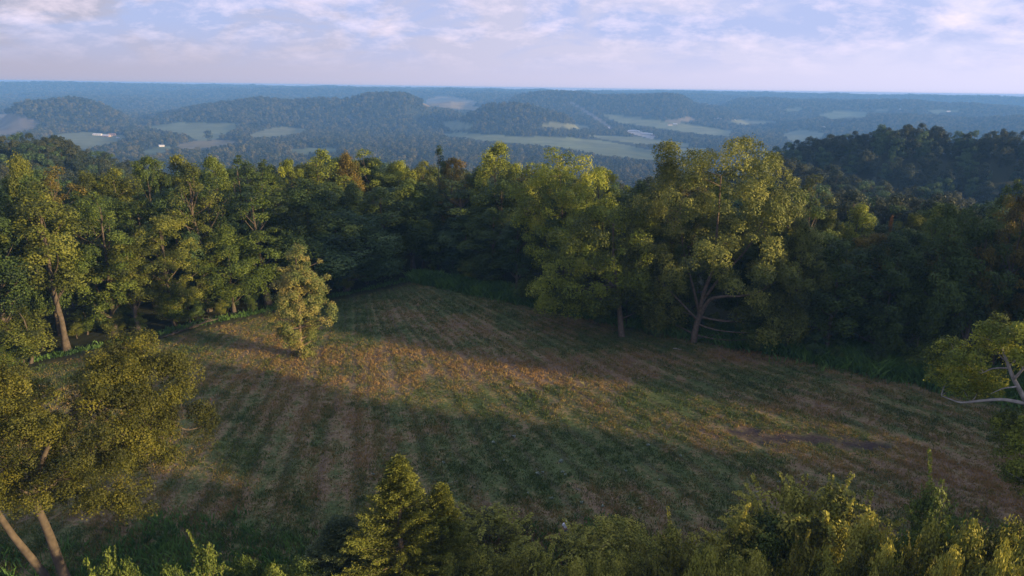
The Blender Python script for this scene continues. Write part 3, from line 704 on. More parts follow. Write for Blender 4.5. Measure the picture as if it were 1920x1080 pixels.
# big foreground tree, lower left
b = np.array([-29.0, 38.0, 0.0]); b[2] = Hs(b[0], b[1]); bc, br, _ = project(b)
custom_tree('broadleaf_tree', b, [
  ([(190, 640), (240, 622), (285, 640), (340, 660), (362, 700), (350, 740), (310, 770), (250, 760), (190, 720), (160, 680)], 80),
  ([(-60, 720), (30, 712), (110, 740), (180, 700), (290, 740), (310, 800), (290, 850), (270, 900), (285, 960), (200, 975), (120, 940), (60, 960), (0, 950), (-60, 930)], 250),
  ([(-80, 690), (20, 675), (60, 700), (40, 760), (-80, 760)], 22),
  ([(366, 762), (385, 757), (408, 785), (398, 820), (375, 828), (362, 800)], 7),
  ([(294, 842), (322, 840), (330, 860), (305, 882), (290, 870)], 5),
  ([(300, 770), (330, 780), (325, 820), (300, 815)], 8)], 0, .80, 62, .125, 'gold',
  'big foreground tree at lower left with gold-olive crown and leaning trunks', 40,
  [([(float(bc), float(br) + 4), (112, 1060), (92, 1000), (60, 930), (80, 860), (110, 790)], .36, .10), ([(float(bc) - 12, float(br) + 4), (70, 1060), (20, 1000), (-30, 920), (-40, 820)], .30, .10),
   ([(64, 936), (130, 880, 1), (200, 820, 1), (250, 760, 2), (280, 690, 2)], .20, .05), ([(180, 836, 0), (260, 800, 0), (320, 792, 0), (350, 808, 0), (378, 800, 0)], .10, .03), ([(320, 792, 0), (340, 784, 0), (372, 782, 0)], .05, .02),
   ([(240, 770, 1), (280, 830, 0), (305, 862, 0)], .07, .03)], BARK, 51, depth=.8, up=.2)
# pale-limbed tree at the right border
b = flat(np.array(2085.), np.array(1085.)); b[2] = Hs(b[0], b[1])
custom_tree('broadleaf_tree', b, [
  ([(1822, 625), (1850, 603), (1890, 600), (1940, 605), (1990, 625), (2000, 700), (1930, 690), (1880, 670), (1830, 660)], 74),
  ([(1742, 660), (1770, 640), (1810, 645), (1850, 670), (1880, 700), (1880, 740), (1820, 745), (1770, 735), (1745, 705)], 70),
  ([(1855, 800), (1880, 780), (1950, 770), (2000, 800), (2000, 930), (1900, 930), (1870, 860)], 90)], 0, .72, 34, .18, 'yellow',
  'yellow-green tree with bare white limbs at the right border', 40,
  [([(2085, 1088), (2010, 930), (1945, 790), (1925, 755)], .40, .25), ([(1925, 757), (1880, 748, -1), (1830, 752, -1.5), (1800, 756, -2), (1765, 742, -2)], .17, .035),
   ([(1925, 755), (1900, 710, -1), (1885, 670, -1), (1870, 630, -1)], .20, .05), ([(1900, 712, -1), (1920, 690, -1.5), (1945, 650, -1)], .12, .04), ([(1930, 760), (1950, 700), (1960, 640)], .2, .05),
   ([(1890, 690, -1), (1862, 690, -1.5), (1840, 700, -1.5)], .08, .03), ([(1905, 725, -1.2), (1880, 728, -1.8), (1858, 738, -2)], .07, .02)], BARKP, 61, tintbias=.08)

# ------------------------------------------------------------------ near bushes and cedars along the bottom
def make_wand_bush(seed, Hh, Rr, wands, npuff, leaf=.13, wl_=1.5, per=60, pr=.5):
    g = np.random.default_rng(seed)
    C = []
    while len(C) < npuff:
        a = g.uniform(0, 6.28); t = g.random(); rad = Rr * math.sqrt(max(.02, 1 - t ** 1.6)) * g.random() ** .4 * (1 + .2 * math.sin(3 * a + seed))
        C.append((rad * math.cos(a), rad * math.sin(a), Hh * (.05 + .85 * t)))
    C = np.array(C); R = pr * g.uniform(.6, 1.3, npuff)
    p, nn, s, t = puff_leaves(C, R, per, leaf, g, np.array([0, 0, Hh * .3]), shell=.35)
    ps = [p]; ns_ = [nn]; ss = [s]; ts = [t]; P = Parts()
    for i in range(npuff // 4):
        c = C[i]; P.add(*tube(bez(np.array([c[0] * .1, c[1] * .1, -.2]), c * [.35, .35, .7], c, 6), np.linspace(.05, .012, 6), 4))
    for i in range(wands):
        c = C[g.integers(npuff)]; a = math.atan2(c[1], c[0]) + g.normal(0, .4); L = wl_ * g.uniform(.6, 1.4); el = g.uniform(.2, 1.35)
        d = np.array([math.cos(a) * math.cos(el), math.sin(a) * math.cos(el), math.sin(el)]); s0 = c + [0, 0, R[0] * .3]; e1 = s0 + d * L; e1[2] -= L * .45 * math.cos(el)
        line = bez(s0, s0 + d * L * .6, e1, 14); P.add(*tube(line, np.linspace(.016, .005, 14), 3))
        m = int(L * 34); tt = g.uniform(.12, 1, m); q = np.column_stack([np.interp(tt, np.linspace(0, 1, 14), line[:, k]) for k in range(3)])
        T = unit(e1 - s0); sd_ = unit(np.cross(T, [0, 0, 1.0]) + 1e-6); sg = np.where(np.arange(m) % 2 == 0, 1, -1)[:, None]
        q = q + sd_ * sg * .085 + g.normal(0, .03, (m, 3)); ps.append(q); ns_.append(np.tile([0, 0, .8], (m, 1)) + g.normal(0, .35, (m, 3)) + sd_ * sg * .3); ss.append(np.full(m, leaf * 1.5) * (1.1 - .4 * tt)); ts.append(np.clip(g.normal(.72, .12, m), 0, 1))
    V, Q, tt = leaves(np.concatenate(ps), np.concatenate(ns_), np.concatenate(ss), np.concatenate(ts), .6, g)
    return mk_mesh('leaves', V, Q, FOL['bush'], {'tint': ('FLOAT', 'FACE', tt)}), P.mesh('stems', BARKW), Hh, Rr
def make_cedar(seed, Hh, Rr):
    g = np.random.default_rng(seed); ps = []; ns_ = []; ss = []; ts = []; P = Parts()
    P.add(*tube(np.array([[0, 0, z] for z in np.linspace(-.3, Hh * .97, 9)]), np.linspace(.2, .015, 9), 6))
    n = 440
    for i in range(n):
        t = g.random() ** .8; a = g.uniform(0, 6.28); z = Hh * (.03 + .95 * t); L = 1.35 * Rr * (1 - t) ** .85 * (1 + .20 * math.sin(3 * a + 5 * t + seed)) * g.uniform(.72, 1.08) + .18
        el = .12 + .8 * t; d = np.array([math.cos(a) * math.cos(el), math.sin(a) * math.cos(el), math.sin(el)])
        s0 = np.array([0, 0, z - L * .45]); s0[2] = max(.1, s0[2]); e1 = s0 + d * L + [0, 0, .1 * L]; mid = s0 + d * L * .5 - [0, 0, .10 * L]
        line = bez(s0, mid, e1, 8)
        if i % 4 == 0: P.add(*tube(line, np.linspace(.03, .006, 8), 3))
        m = int(90 + L * 120); u = g.uniform(.25, 1.04, m); q = np.column_stack([np.interp(u, np.linspace(0, 1, 8), line[:, k]) for k in range(3)])
        w = .21 * np.sqrt(np.clip(1.15 - u, 0.05, 1)); q = q + g.normal(0, 1, (m, 3)) * w[:, None] * [.62, .62, .5]
        tipdir = unit(d + [0, 0, .4]); nrm = np.cross(g.normal(0, 1, (m, 3)) + tipdir * .3, tipdir)
        ps.append(q); ns_.append(nrm + d * .3); ss.append(g.uniform(.07, .13, m)); ts.append(np.clip(g.normal(.25 + .5 * g.random(), .12, m) + .15 * (u - .6), 0, 1))
    V, Q, tt = leaves(np.concatenate(ps), np.concatenate(ns_), np.concatenate(ss), np.concatenate(ts), .38, g)
    return mk_mesh('foliage', V, Q, FOL['cedar'], {'tint': ('FLOAT', 'FACE', tt)}), P.mesh('trunk', BARKW), Hh, Rr
CED = [make_cedar(71, 11, 2.6), make_cedar(72, 10, 2.2)]
BUSH = [make_wand_bush(81, 4.5, 2.6, 46, 70, .15, 1.5, 40, .55), make_wand_bush(82, 4.0, 2.6, 18, 80, .13, 1.0, 52, .55), make_wand_bush(83, 4.6, 2.0, 26, 55, .14, 1.4, 44, .5), make_wand_bush(84, 3.8, 2.8, 14, 85, .14, .9, 46, .55)]
def bottom(c, top, dist, half, protos, k, col, label, name, part, part2, cat, group, fixed_r=None):
    d = ray(np.array(float(c)), np.array(float(top))); hd = math.hypot(d[0], d[1]); x = d[0] / hd * dist; y = d[1] / hd * dist; z = Hs(x, y)
    zt = CAMZ + d[2] / hd * dist; hh = max(1.2, zt - z); dz = dist / math.cos(PITCH) * 0 + float(project(np.array([x, y, zt]))[2]); rad = half / F * dz
    fo, st, h, r = protos[k]
    e = empty(name, (x, y, z), label, cat, group, RND.uniform(0, 6.28), (rad / r, rad / r, hh / h))
    obj(part, fo, e, FOL[col]); obj(part2, st, e)
    return e
CG = 'cedars at the bottom of the photo'
bottom(745, 855, 39, 145, CED, 0, 'cedar', 'tallest pointed yellow-green cedar at the bottom of the photo', 'cedar_tree', 'foliage', 'trunk', 'tree', CG)
bottom(826, 905, 39.5, 95, CED, 1, 'cedar', 'slimmer yellow-green cedar touching the right of the tallest cedar', 'cedar_tree', 'foliage', 'trunk', 'tree', CG)
bottom(635, 968, 40, 115, CED, 1, 'cedarb', 'low blue-green cedar left of the tallest cedar', 'cedar_tree', 'foliage', 'trunk', 'tree', CG)
BL = [ # col, top, dist, half, proto, colour, label
 (915, 958, 42, 62, 0, 'bush', 'bush with long upright leafy wands right of the cedars'),
 (860, 1010, 38, 45, 1, 'bush', 'low leafy bush between the slim cedar and the wand bush'),
 (985, 1030, 39, 52, 3, 'bush', 'low rounded bush left of the person'),
 (1082, 1004, 41, 50, 0, 'bush', 'arching vine-like bush directly below the person'),
 (1162, 978, 43, 56, 1, 'bush', 'dense green bush with fine shoots right of the person'),
 (1262, 985, 41, 34, 2, 'bush', 'narrow upright bush standing apart in the bottom middle'),
 (1215, 1045, 38, 50, 3, 'bush', 'low bush left of the narrow upright bush'),
 (1320, 1020, 39, 44, 1, 'bush', 'low bush right of the narrow upright bush'),
 (1390, 955, 41, 44, 2, 'bush', 'yellowish narrow bush left of the tall wand bush'),
 (1440, 965, 43, 58, 1, 'mid', 'green bush filling behind the left of the tall wand bush'),
 (1500, 915, 43.5, 62, 0, 'bush', 'tall bush whose top carries feathery shoots, left half of the highest clump'),
 (1562, 915, 43, 66, 0, 'bush', 'tallest bush at the bottom with curved wands on top'),
 (1640, 975, 41, 56, 3, 'bush', 'rounded leafy bush right below the tallest bush'),
 (1700, 1000, 40, 48, 1, 'mid', 'green bush between the tallest bush and the vine column'),
 (1756, 902, 45, 40, 2, 'mid', 'column-like vine-covered bush near the lower right corner'),
 (1760, 985, 41, 52, 3, 'bush', 'leafy bush at the foot of the vine column'),
 (1835, 985, 41, 58, 3, 'bush', 'dark golden bush right of the vine column'),
 (1905, 975, 42, 58, 1, 'bush', 'leafy bush in the lower right corner'),
 (1965, 985, 40, 58, 3, 'bush', 'leafy bush cut off by the lower right corner'),
 (195, 1040, 38, 42, 0, 'mid', 'low bush right of the foreground trunks'),
 (240, 1050, 37.5, 34, 1, 'mid', 'second low bush right of the foreground trunks'),
 (378, 1022, 40, 32, 2, 'mid', 'small green bush alone in the weeds at lower left'),
 (455, 1042, 40, 30, 3, 'mid', 'small bush between the lone small green bush and the cedars'),
 (320, 1062, 38, 34, 3, 'mid', 'low green bush at the bottom edge right of the foreground trunks'),
 (560, 1050, 38.5, 45, 1, 'mid', 'low bush at the bottom edge left of the blue-green cedar'),
 (510, 1065, 38, 36, 3, 'mid', 'lowest bush at the bottom edge left of the cedars'),
]
for (c, top, dist, half, k, col, lab) in BL:
    bottom(c, top, dist + (2.2 if top < 960 else 1.0), half * 1.5, BUSH, k, col, lab, 'bush', 'leaves', 'stems', 'bush', 'bushes along the bottom of the photo')
for j, c in enumerate(range(855, 1990, 58)):
    cc = c + RND.uniform(-10, 10)
    bottom(cc, 1042 + RND.uniform(-18, 10), 37 + RND.uniform(-.6, .6), 60, BUSH, [3, 1, 3, 0][j % 4], RND.choice(['bush', 'bush', 'gold']), 'leafy bush at the bottom edge under the %s' % min([(860, 'low bush beside the slim cedar'), (915, 'bush with long upright wands'), (985, 'rounded bush left of the person'), (1080, 'arching vine-like bush'), (1158, 'dense bush right of the person'), (1262, 'narrow upright bush'), (1320, 'low bush right of the narrow bush'), (1390, 'yellowish narrow bush'), (1440, 'green bush beside the yellowish one'), (1500, 'left half of the highest clump'), (1562, 'tallest bush'), (1640, 'rounded bush below the tallest'), (1700, 'green bush left of the vine column'), (1760, 'vine column'), (1835, 'dark golden bush'), (1905, 'lower right corner bush')], key=lambda m: abs(m[0] - cc))[1], 'bush', 'leaves', 'stems', 'bush', 'bushes at the very bottom edge')

# ------------------------------------------------------------------ row of trees beyond the right side, its low notch lets the strip of sun through
sv = np.array([math.cos(math.radians(20)), -math.sin(math.radians(20))]); nv = np.array([math.sin(math.radians(20)), math.cos(math.radians(20))])
ENVP = [18, 28, 34, 38, 43, 46, 52, 55, 58, 61, 62.8, 63.6, 64.3, 71, 76.6, 78, 79.2, 80.8, 84, 95, 150]
ENVH = [24, 24, 22, 19, 19, 25, 29, 31, 28, 25, 21, 18, 13.9, 13.6, 14.2, 18, 24, 29, 31, 30, 28]
SHADE = []
for tt_, ofs in ((81.5, 0), (85, 1.3), (88.5, 2.4), (92, .6)):
    for p in np.arange(18 + ofs, 150, 3.4):
        hgt = float(np.interp(p, ENVP, ENVH)) + (tt_ - 85) * .17 + RND.uniform(-1.3, .6)
        q = nv * p + sv * tt_; hgt -= Hs(q[0], q[1]); notch = 63 < p < 79; sm = hgt < 17
        w = 3.4 if sm else 2.4 if notch else 3.6
        SHADE.append((q[0], q[1], w / (3.2 if sm else 7.0), hgt / (9. if sm else 22.), 7 if sm else 6))
        if sm: SHADE.append((q[0] + 1.2, q[1] + .5, 3.6 / 3.2, (hgt - .8) / 9., 7))
        if not sm: SHADE.append((q[0] + .8, q[1] + 1.7, 3.0 / 3.2, 1.15, 7))

# ------------------------------------------------------------------ far woods
def far_woods():
    g = np.random.default_rng(77)
    pts = []
    bands = [(170, 620, 6.9), (620, 1300, 10.5), (1300, 2300, 11.5), (2300, 3600, 14), (3600, 4900, 18), (4900, 6900, 24)]
    for (ra, rb, sp) in bands:
        amax = math.radians(44); area = amax * (rb ** 2 - ra ** 2); n = int(area / sp ** 2)
        r = np.sqrt(g.uniform(ra ** 2, rb ** 2, n)); a = g.uniform(-amax, amax, n)
        pts.append(np.stack([r * np.sin(a), r * np.cos(a), np.full(n, sp)], 1))
    P = np.concatenate(pts); x, y, sp = P.T; z = H(x, y)
    a, b = dout(x, y); d = np.maximum(a, b)
    k = (d > 48)
    x, y, z, sp = x[k], y[k], z[k], sp[k]
    r = np.hypot(x, y)
    # what the slopes in front hide is left out
    na = 500; nr = 420; am = math.radians(46)
    ag = np.linspace(-am, am, na); rg = 150 * (7200 / 150.) ** np.linspace(0, 1, nr)
    A, G = np.meshgrid(ag, rg); S = (H(G * np.sin(A), G * np.cos(A)) - CAMZ) / G
    Mx = np.maximum.accumulate(S, 0)
    ai = np.clip(((np.arctan2(x, y) + am) / (2 * am) * (na - 1)).astype(int), 0, na - 1)
    ri = np.clip((np.log(np.maximum(r * .97, 151) / 150) / math.log(7200 / 150.) * (nr - 1)).astype(int), 0, nr - 1)
    hgt = 13.5 * (.55 + .85 * g.random(len(x))) * np.where(r < 640, .82, 1.0)
    k = (z + hgt * 1.6 - CAMZ) / r > Mx[ri, ai]
    x, y, z, sp, r, hgt = x[k], y[k], z[k], sp[k], r[k], hgt[k]
    far = r > 700
    bad = np.zeros(len(x), bool)
    c0, r0, _ = project(np.stack([x, y, z + 1], 1)); _, r1, _ = project(np.stack([x, y, z + hgt * .75], 1)); _, r2, _ = project(np.stack([x, y, z + hgt * .4], 1))
    for poly, cc in MEADOWS:
        for rr in (r0, r1, r2): bad |= far & inpoly(c0, rr, poly)
    # near woods hide everything low in the photo
    skl = np.interp(c0, [s_[0] for s_ in SKY_ROW], [s_[1] for s_ in SKY_ROW]); _, rt, _ = project(np.stack([x, y, z + hgt * 1.15], 1))
    bad |= (r < 700) & (rt < skl + 12) & (c0 > 262) & (c0 < 1445)
    bad |= (r1 > 470) | (c0 < -140) | (c0 > 2060)
    k = ~bad
    x, y, z, sp, r, hgt = x[k], y[k], z[k], sp[k], r[k], hgt[k]
    return x, y, z, sp, r, hgt
X, Y, Z, SP, RR, HG = far_woods()
# visible spur trees become individuals (the ones that show largest), the rest one wood
cc_, rr_, _ = project(np.stack([X, Y, Z + HG], 1))
skyl = np.interp(cc_, [s[0] for s in SKY_ROW], [s[1] for s in SKY_ROW])
cand = np.where((RR < 620) & (rr_ < skyl + 8) & (rr_ > 225) & (cc_ > -40) & (cc_ < 1960))[0]
cand = cand[np.argsort(RR[cand])][:150]
print('far trees', len(X), 'spur candidates', len(cand))
isin = np.zeros(len(X), bool); isin[cand] = True
for i in cand:
    left_ = cc_[i] < 960
    tree('broadleaf_tree', 'wood%d' % (i % 3), (X[i], Y[i], Z[i]), HG[i] * 1.12, HG[i] * .42, ['blue', 'far2', 'far3'][i % 3],
      '%s tree %s of the wooded spur at the %s' % (['dark green', 'deep green', 'olive-tinged'][i % 3], 'on the crest' if rr_[i] < (275 if left_ else 258) else 'on the middle slope' if rr_[i] < 310 else 'low on the near slope', ('left' if left_ else ('centre right' if cc_[i] < 1600 else 'right' if cc_[i] < 1760 else 'far right'))), 'tree', 'trees on the %s wooded spur' % ('left' if left_ else 'right'))
# three trees standing alone in the far meadow; their crowns also serve as the far wood's crowns
refs = []
for kk, (c, r, hh, rd, lab) in enumerate([(390, 263, 26, 15, 'round dark tree standing alone in the far meadow'), (416, 262, 19, 9.5, 'smaller dark tree right of the round far meadow tree'), (346, 263, 18, 11, 'rounded tree left of the round far meadow tree')]):
    p = hit(c, r, 700); e, crn = tree('broadleaf_tree', 'dot%d' % kk, tuple(p), hh, rd, 'far', lab, 'tree'); refs.append(crn)
refs2 = []
def wood_object(name, idx, kinds, label):
    me = bpy.data.meshes.new(name); n = len(idx); sh = np.array(SHADE); n += len(sh)
    co = np.concatenate([np.stack([X[idx], Y[idx], Z[idx]], 1), np.stack([sh[:, 0], sh[:, 1], H(sh[:, 0], sh[:, 1])], 1)])
    me.vertices.add(n); me.vertices.foreach_set('co', co.astype(np.float32).ravel())
    g = np.random.default_rng(3)
    f = np.maximum(1.0, SP[idx] / 11.5)
    sc = np.stack([f * HG[idx] / 15, f * HG[idx] / 15, HG[idx] / 15 * np.where(f > 1, 1.0, 1.05)], 1)
    sc = np.concatenate([sc, np.stack([sh[:, 2], sh[:, 2], sh[:, 3]], 1)])
    at = me.attributes.new('scl', 'FLOAT_VECTOR', 'POINT'); at.data.foreach_set('vector', sc.astype(np.float32).ravel())
    at = me.attributes.new('rz', 'FLOAT_VECTOR', 'POINT'); rz = np.zeros((n, 3), np.float32); rz[:, 2] = g.uniform(0, 6.28, n); at.data.foreach_set('vector', rz.ravel())
    at = me.attributes.new('pick', 'INT', 'POINT'); at.data.foreach_set('value', np.concatenate([np.where(RR[idx] < 1100, 3, 0) + g.integers(0, 3, len(idx)), sh[:, 4]]).astype(np.int32))
    o = obj(name, me); o['kind'] = 'stuff'; o['label'] = label
    ng = bpy.data.node_groups.new('scatter_trees', 'GeometryNodeTree')
    ng.interface.new_socket('Geometry', in_out='INPUT', socket_type='NodeSocketGeometry'); ng.interface.new_socket('Geometry', in_out='OUTPUT', socket_type='NodeSocketGeometry')
    gi = ng.nodes.new('NodeGroupInput'); go = ng.nodes.new('NodeGroupOutput'); ip = ng.nodes.new('GeometryNodeInstanceOnPoints'); jg = ng.nodes.new('GeometryNodeJoinGeometry')
    # instances join in reverse order of linking; the order within each detail class does not matter
    for rf in reversed(kinds):
        oi = ng.nodes.new('GeometryNodeObjectInfo'); oi.inputs['Object'].default_value = rf; oi.inputs['As Instance'].default_value = True; oi.transform_space = 'ORIGINAL'
        gi2 = oi.outputs['Geometry']; ng.links.new(gi2, jg.inputs[0])
    def attr(nm, tp):
        a = ng.nodes.new('GeometryNodeInputNamedAttribute'); a.data_type = tp; a.inputs['Name'].default_value = nm; return a.outputs[0]
    ng.links.new(gi.outputs[0], ip.inputs['Points']); ng.links.new(jg.outputs[0], ip.inputs['Instance'])
    ip.inputs['Pick Instance'].default_value = True
    ng.links.new(attr('pick', 'INT'), ip.inputs['Instance Index']); ng.links.new(attr('scl', 'FLOAT_VECTOR'), ip.inputs['Scale']); ng.links.new(attr('rz', 'FLOAT_VECTOR'), ip.inputs['Rotation'])
    ng.links.new(ip.outputs[0], go.inputs[0])
    md = o.modifiers.new('scatter_trees', 'NODES'); md.node_group = ng
for k in ('dot0', 'dot1', 'dot2', 'wood0', 'wood1', 'wood2'): PROTO[k][0].materials[0] = FOL['far']
def first_user(k): return [o for o in scene.objects if o.data is PROTO[k][0] or (o.type == 'MESH' and o.data == PROTO[k][0])][0]
wr = {}
for o in scene.objects:
    if o.name.startswith('crown') and o.data is not None and o.parent:
        for q in range(3):
            if o.data == PROTO['wood%d' % q][0] and q not in wr: wr[q] = o
wood_object('distant_woods', np.where(~isin)[0], refs + [wr[0], wr[1], wr[2], first_user('oak2'), first_user('small1')], 'hazy blue-green woods covering the far valley and hills')

# ------------------------------------------------------------------ far buildings
WALLW = simple_mat('white_walls', (.50, .49, .48), .7, .06, .3); WALLB = simple_mat('brown_walls', (.30, .22, .17), .8, .15, .4)
ROOFW = simple_mat('pale_metal_roof', (.46, .46, .48), .5, .06, .2); ROOFB = simple_mat('brown_roof', (.16, .10, .09), .8, .2, .5); DARKW = simple_mat('dark_window', (.03, .035, .045), .3, .1, 1)
def house(c, r, L, W, Hw, Hr, rz, wm, rm, label, name='house', cat='house', group=None, wins=4, dx=0, dy=0):
    p = hit(c, r, 700); e = empty(name, (p[0] + dx, p[1] + dy, p[2] - .3), label, cat, group, rz, (.72, .72, .72))
    l, w = L / 2, W / 2
    V = [(-l, -w, 0), (l, -w, 0), (l, w, 0), (-l, w, 0), (-l, -w, Hw), (l, -w, Hw), (l, w, Hw), (-l, w, Hw), (-l, 0, Hw + Hr), (l, 0, Hw + Hr)]
    bm = bmesh.new(); vs_ = [bm.verts.new(v) for v in V]
    for f in ((0, 1, 5, 4), (2, 3, 7, 6), (1, 2, 6, 9, 5), (3, 0, 4, 8, 7), (3, 2, 1, 0)): bm.faces.new([vs_[i] for i in f])
    me = bpy.data.meshes.new('wall'); bm.to_mesh(me); bm.free(); me.materials.append(wm); obj('wall', me, e)
    o_ = .6; zr = Hw - o_ * Hr / w; bm = bmesh.new()
    for sgn in (-1, 1):
        q = [(-l - o_, sgn * (w + o_), zr), (l + o_, sgn * (w + o_), zr), (l + o_, 0, Hw + Hr), (-l - o_, 0, Hw + Hr)]
        lo = [bm.verts.new((a, b_, c_ + .05)) for a, b_, c_ in q]; hi = [bm.verts.new((a, b_, c_ + .3)) for a, b_, c_ in q]
        bm.faces.new(hi); bm.faces.new(lo[::-1])
        for i in range(4): bm.faces.new((lo[i], lo[(i + 1) % 4], hi[(i + 1) % 4], hi[i]))
    me = bpy.data.meshes.new('roof'); bm.to_mesh(me); bm.free(); me.materials.append(rm); obj('roof', me, e)
    for i in range(wins):
        x0 = -l + L * (i + .5) / wins; bm = bmesh.new(); bmesh.ops.create_cube(bm, size=1, matrix=Matrix.Translation((x0, -w - .03, Hw * .55)) @ Matrix.Diagonal((1.3, .12, 1.5, 1)))
        me = bpy.data.meshes.new('window'); bm.to_mesh(me); bm.free(); me.materials.append(DARKW); obj('window', me, e)
    return e
house(183, 254, 30, 12, 4.5, 3, .05, WALLW, ROOFW, 'long white barn in the left far meadow', 'barn', 'barn')
house(200, 256.5, 26, 14, 5, 3.5, -.15, WALLB, ROOFW, 'low pale-roofed farmhouse between the long white barn and the brown barn')
house(210, 255, 24, 14, 5, 5, .1, WALLB, ROOFB, 'brown-roofed barn right of the farmhouse in the left far meadow', 'barn', 'barn')
house(221, 259, 9, 6, 2.5, 1.5, .3, WALLW, ROOFW, 'tiny white shed right of the brown-roofed barn', 'shed', 'shed')
house(303, 275, 16, 9, 4, 2, .7, WALLW, ROOFW, 'small white shed alone by the trees left of centre', 'shed', 'shed')
house(1137, 241, 34, 14, 6, 3, 0, WALLW, ROOFW, 'white building at the foot of the far road')
house(1188, 247, 60, 22, 5, 3, -.45, WALLW, ROOFW, 'long pale shed at the left end of the far gravel yard', 'shed', 'shed')
house(1212, 252, 60, 20, 5, 3, -.45, WALLW, ROOFW, 'second long pale shed in the far gravel yard', 'shed', 'shed')
house(1224, 256, 26, 14, 5, 3, .2, WALLW, ROOFB, 'small brown-roofed house at the right end of the far gravel yard')
house(1256, 235, 26, 12, 5, 3, .1, WALLW, ROOFB, 'left white house in the pair above the far gravel yard')
house(1266, 234, 22, 12, 6, 3, -.3, WALLW, ROOFW, 'right white house in the pair above the far gravel yard')
house(1346, 224, 40, 16, 6, 3, 0, WALLW, ROOFW, 'white long house below the radio mast')
house(1378, 225, 12, 9, 4, 2, .2, WALLW, ROOFW, 'tiny white house right of the long white house below the mast')
house(1543, 239, 24, 14, 4, 3, .2, WALLW, ROOFW, 'left white barn above the right spur', 'barn', 'barn')
house(1551, 241, 22, 12, 4, 3, -.2, WALLW, ROOFW, 'right white barn above the right spur', 'barn', 'barn')
house(1691, 206, 34, 14, 5, 3, 0, WALLW, ROOFW, 'faint white farm on the far slope at upper right')
house(1754, 222, 36, 14, 5, 3, .1, WALLW, ROOFW, 'faint white house low on the far right slope')
house(1778, 210, 26, 12, 5, 3, .1, WALLW, ROOFW, 'faint white house highest on the far right slope')
house(620, 180, 34, 14, 6, 4, .1, WALLW, ROOFW, 'tiny white house on the far wooded ridge left of centre')
# radio mast on the right ridge
p = hit(1403, 182.0, 3000); STEEL = simple_mat('mast_steel', (.35, .33, .35), .6, .1, 1, .3)
e = empty('radio_mast', tuple(p), 'thin radio mast on the far ridge against the sky', 'mast')
Hm = 62.0; P_ = Parts()
for a in range(3):
    an = a * 2.094; P_.add(*tube(np.array([[math.cos(an) * 1.1, math.sin(an) * 1.1, 0], [math.cos(an) * .5, math.sin(an) * .5, Hm]]), [.28, .18], 5))
for i in range(20):
    z0 = Hm * i / 20; z1 = Hm * (i + 1) / 20
    for a in range(3):
        an, bn = a * 2.094, (a + 1) * 2.094; ra, rb = 1.1 - .6 * i / 20, 1.1 - .6 * (i + 1) / 20
        P_.add(*tube(np.array([[math.cos(an) * ra, math.sin(an) * ra, z0], [math.cos(bn) * rb, math.sin(bn) * rb, z1]]), [.1, .1], 4))
obj('lattice', P_.mesh('lattice', STEEL), e)
P_ = Parts(); P_.add(*tube(np.array([[0, 0, Hm], [0, 0, Hm + 5]]), [.15, .08], 5)); obj('antenna', P_.mesh('antenna', STEEL), e)

# ------------------------------------------------------------------ small things in the field
# stake
p = flat(np.array(397.), np.array(763.)); p[2] = Hs(p[0], p[1])
e = empty('marker_stake', p, 'thin orange-topped marker stake in the grass beside the foreground tree', 'stake')
bm = bmesh.new(); bmesh.ops.create_cube(bm, size=1, matrix=Matrix.Translation((0, 0, .32)) @ Matrix.Diagonal((.06, .05, .9, 1))); me = bpy.data.meshes.new('post'); bm.to_mesh(me); bm.free(); me.materials.append(BARKP); obj('post', me, e)
bm = bmesh.new(); bmesh.ops.create_cone(bm, cap_ends=True, segments=8, radius1=.05, radius2=.045, depth=.26, matrix=Matrix.Translation((0, 0, .88))); me = bpy.data.meshes.new('painted_top'); bm.to_mesh(me); bm.free(); me.materials.append(simple_mat('orange_paint', (.55, .20, .10), .6, .1)); obj('painted_top', me, e)
# pale woolly weeds
def rosette(seed):
    g = np.random.default_rng(seed); n = 26; a = g.uniform(0, 6.28, n); el = g.uniform(.15, 1.1, n); L = g.uniform(.18, .38, n)
    d = np.stack([np.cos(a) * np.cos(el), np.sin(a) * np.cos(el), np.sin(el)], 1); s = np.stack([-np.sin(a), np.cos(a), 0 * a], 1); w = .07
    V = np.stack([d * .02, d * L[:, None] * .6 + s * w, d * L[:, None] - [0, 0, .03], d * L[:, None] * .6 - s * w], 1).reshape(-1, 3)
    return mk_mesh('rosette', V, np.arange(n * 4).reshape(-1, 4), FOL['pale'], {'tint': ('FLOAT', 'FACE', g.random(n))})
RO = [rosette(1), rosette(2), rosette(3)]
WP = [(1008, 888), (1018, 885), (1052, 865), (1060, 890), (1090, 943), (964, 817), (925, 828), (832, 867), (945, 862), (1215, 835), (1173, 883), (1200, 955), (1055, 885), (700, 890), (905, 985), (1420, 925), (1432, 925), (1460, 905), (1500, 845), (1130, 950), (990, 925), (1276, 855), (1035, 935), (1236, 900), (893, 908), (958, 872), (1098, 985), (1150, 815), (240, 988), (228, 990), (410, 960), (340, 888)]
for i, (c, r) in enumerate(WP[:24]):
    p = flat(np.array(float(c)), np.array(float(r))); o = obj('mullein_plant', RO[i % 3]); s = RND.uniform(.4, .85) * (1.3 if i in (0, 2) else 1)
    o.location = (p[0], p[1], Hs(p[0], p[1]) + .05); o.rotation_euler = (0, 0, RND.uniform(0, 6)); o.scale = (s, s, s * .9)
    tag(o, 'pale silvery weed rosette scattered in the shaded part of the field', 'weed', 'pale weed rosettes in the field')
